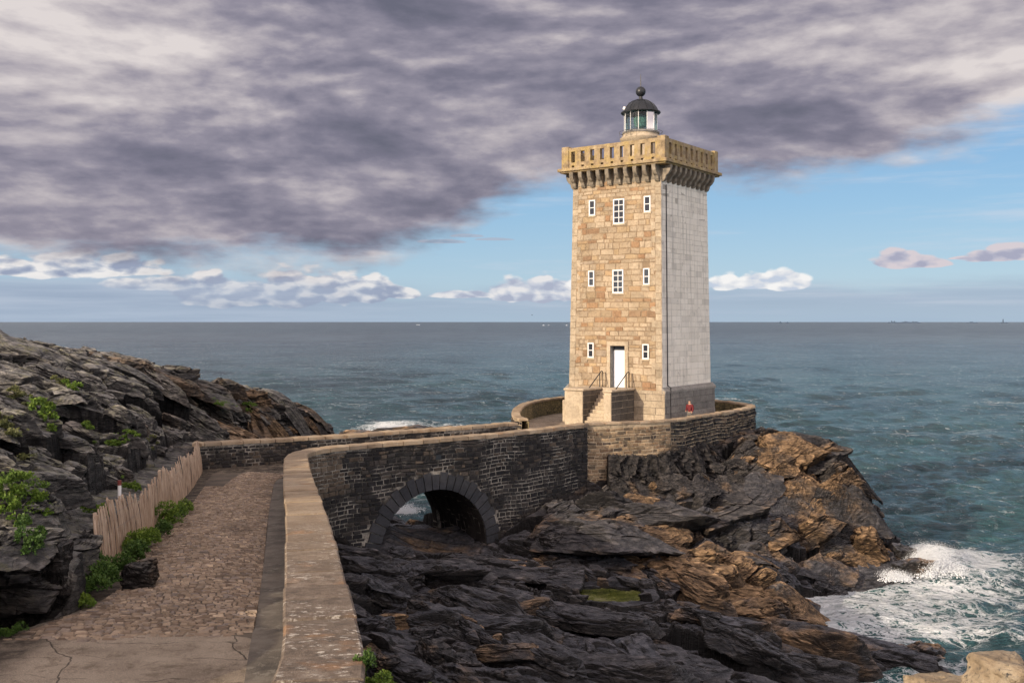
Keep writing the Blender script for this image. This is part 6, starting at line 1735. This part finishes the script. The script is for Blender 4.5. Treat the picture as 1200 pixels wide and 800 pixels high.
# grey veil over the base of the left bank
gb = t.m('MULTIPLY', t.step(t.m('ADD', w, t.m('MULTIPLY', t.m('SUBTRACT', n_w, .5), .02)), W_(300, 322), W_(300, 342)), t.step(s, S_(560), S_(300)))
skyc = t.mix(t.m('MULTIPLY', gb, .62), skyc, t.ramp(st, [(.3, (.29, .36, .49)), (.6, (.42, .49, .61))]))
# the great stratocumulus deck
B = contour([(0, 300), (80, 303), (160, 310), (300, 312), (420, 316), (465, 300), (505, 285), (550, 266), (590, 240), (640, 222), (760, 214), (870, 213), (950, 203), (1040, 190), (1120, 173), (1200, 156)])
edge = t.m('ADD', t.m('MULTIPLY', t.m('SUBTRACT', t.noise(t.map(sw, (1, 1.7, 1)), 5, 8, .62, .2), .5), .095), t.m('MULTIPLY', t.m('SUBTRACT', bl0, .62), .02))
deck = t.m('SUBTRACT', t.m('ADD', w, edge), B)
dm = t.step(deck, -.016, .026)
dq = t.v('ADD', cp, t.v('SCALE', t.noise(cp, .9, 3, .5, col=True), sc=.35))
N1 = t.noise(t.map(dq, (.8, 1.15, 1), (0, 0, .10)), .85, 5, .50, .15); N2 = t.noise(t.v('ADD', t.map(dq, (.8, 1.15, 1), (0, 0, .10)), (-.06, -.16, 0)), .85, 4, .50, .15)
N3 = t.noise(t.map(sw, (1, 1.15, 1), (0, 0, -.08)), 3.6, 8, .56, .1)
N4 = t.noise(t.v('ADD', t.map(sw, (1, 1.15, 1), (0, 0, -.08)), (.008, .03, 0)), 3.6, 4, .52, .2)
v_ = t.m('ADD', t.m('ADD', t.m('ADD', t.m('MULTIPLY', N1, .30), t.m('MULTIPLY', t.noise(t.v('ADD', sw, t.v('SCALE', t.noise(sw, 6, 2, .5, col=True), sc=.06)), 11, 7, .62), .20)), t.m('MULTIPLY', N3, .50)), t.m('MULTIPLY', t.m('ADD', t.m('SUBTRACT', N1, N2), t.m('MULTIPLY', t.m('SUBTRACT', N3, N4), 2.)), .55))
# brighter towards the upper left and the right end, darkest through the middle
bl_ = t.m('ADD', t.m('MULTIPLY', t.step(s, S_(560), S_(-100)), t.m('MULTIPLY', t.step(w, W_(0, 230), W_(0, 20)), .20)), t.m('MULTIPLY', t.step(s, S_(830), S_(1180)), .15))
bl_ = t.m('ADD', bl_, t.m('MULTIPLY', t.step(t.m('ABSOLUTE', deck), .05, .0), .035))
v_ = t.m('ADD', v_, bl_)
dc_ = t.ramp(v_, [(.33, (.145, .148, .20)), (.44, (.205, .198, .262)), (.53, (.30, .28, .345)), (.62, (.48, .44, .475)), (.74, (.74, .68, .67))])
skyc = t.mix(dm, skyc, dc_)
# loose scraps trailing off the edge
scr = cumulus(skyc, [(520, 284, 34, 5), (580, 281, 30, 3), (548, 277, 26, 5)], (.25, .25, .33), (.45, .43, .50), (.33, .32, .40), amp=1.0)
skyc = t.mix(.55, skyc, scr)
# unseen sky behind the viewer, round the low sun, boosted to fill shadows
skyc = t.mix(t.step(y, .1, -.7), skyc, t.v('MULTIPLY', skyc, (3.5, 3.2, 2.9)))
bg = t.new('ShaderNodeBackground'); t.inp(bg.inputs[0], t.v('SCALE', skyc, sc=10.)); bg.inputs[1].default_value = .10
t.l.new(bg.outputs[0], t.new('ShaderNodeOutputWorld').inputs[0])

cd_ = bpy.data.cameras.new('camera'); cam = bpy.data.objects.new('camera', cd_); COL.objects.link(cam)
cam.location = CAM; cam.rotation_euler = (R(90), 0, 0); cd_.lens = 35; cd_.sensor_width = 36; cd_.shift_y = -23/1200
cd_.clip_end = 200000; cd_.clip_start = .1; S.camera = cam
S.view_settings.view_transform = 'Standard'; S.view_settings.look = 'None'; S.view_settings.exposure = 0
try:
    S.render.engine = 'CYCLES'; S.cycles.use_denoising = True; S.cycles.max_bounces = 6; S.cycles.transparent_max_bounces = 12
    S.cycles.use_adaptive_sampling = True; S.cycles.adaptive_threshold = .025
except Exception: pass
wd.cycles.sampling_method = 'MANUAL'; wd.cycles.sample_map_resolution = 256
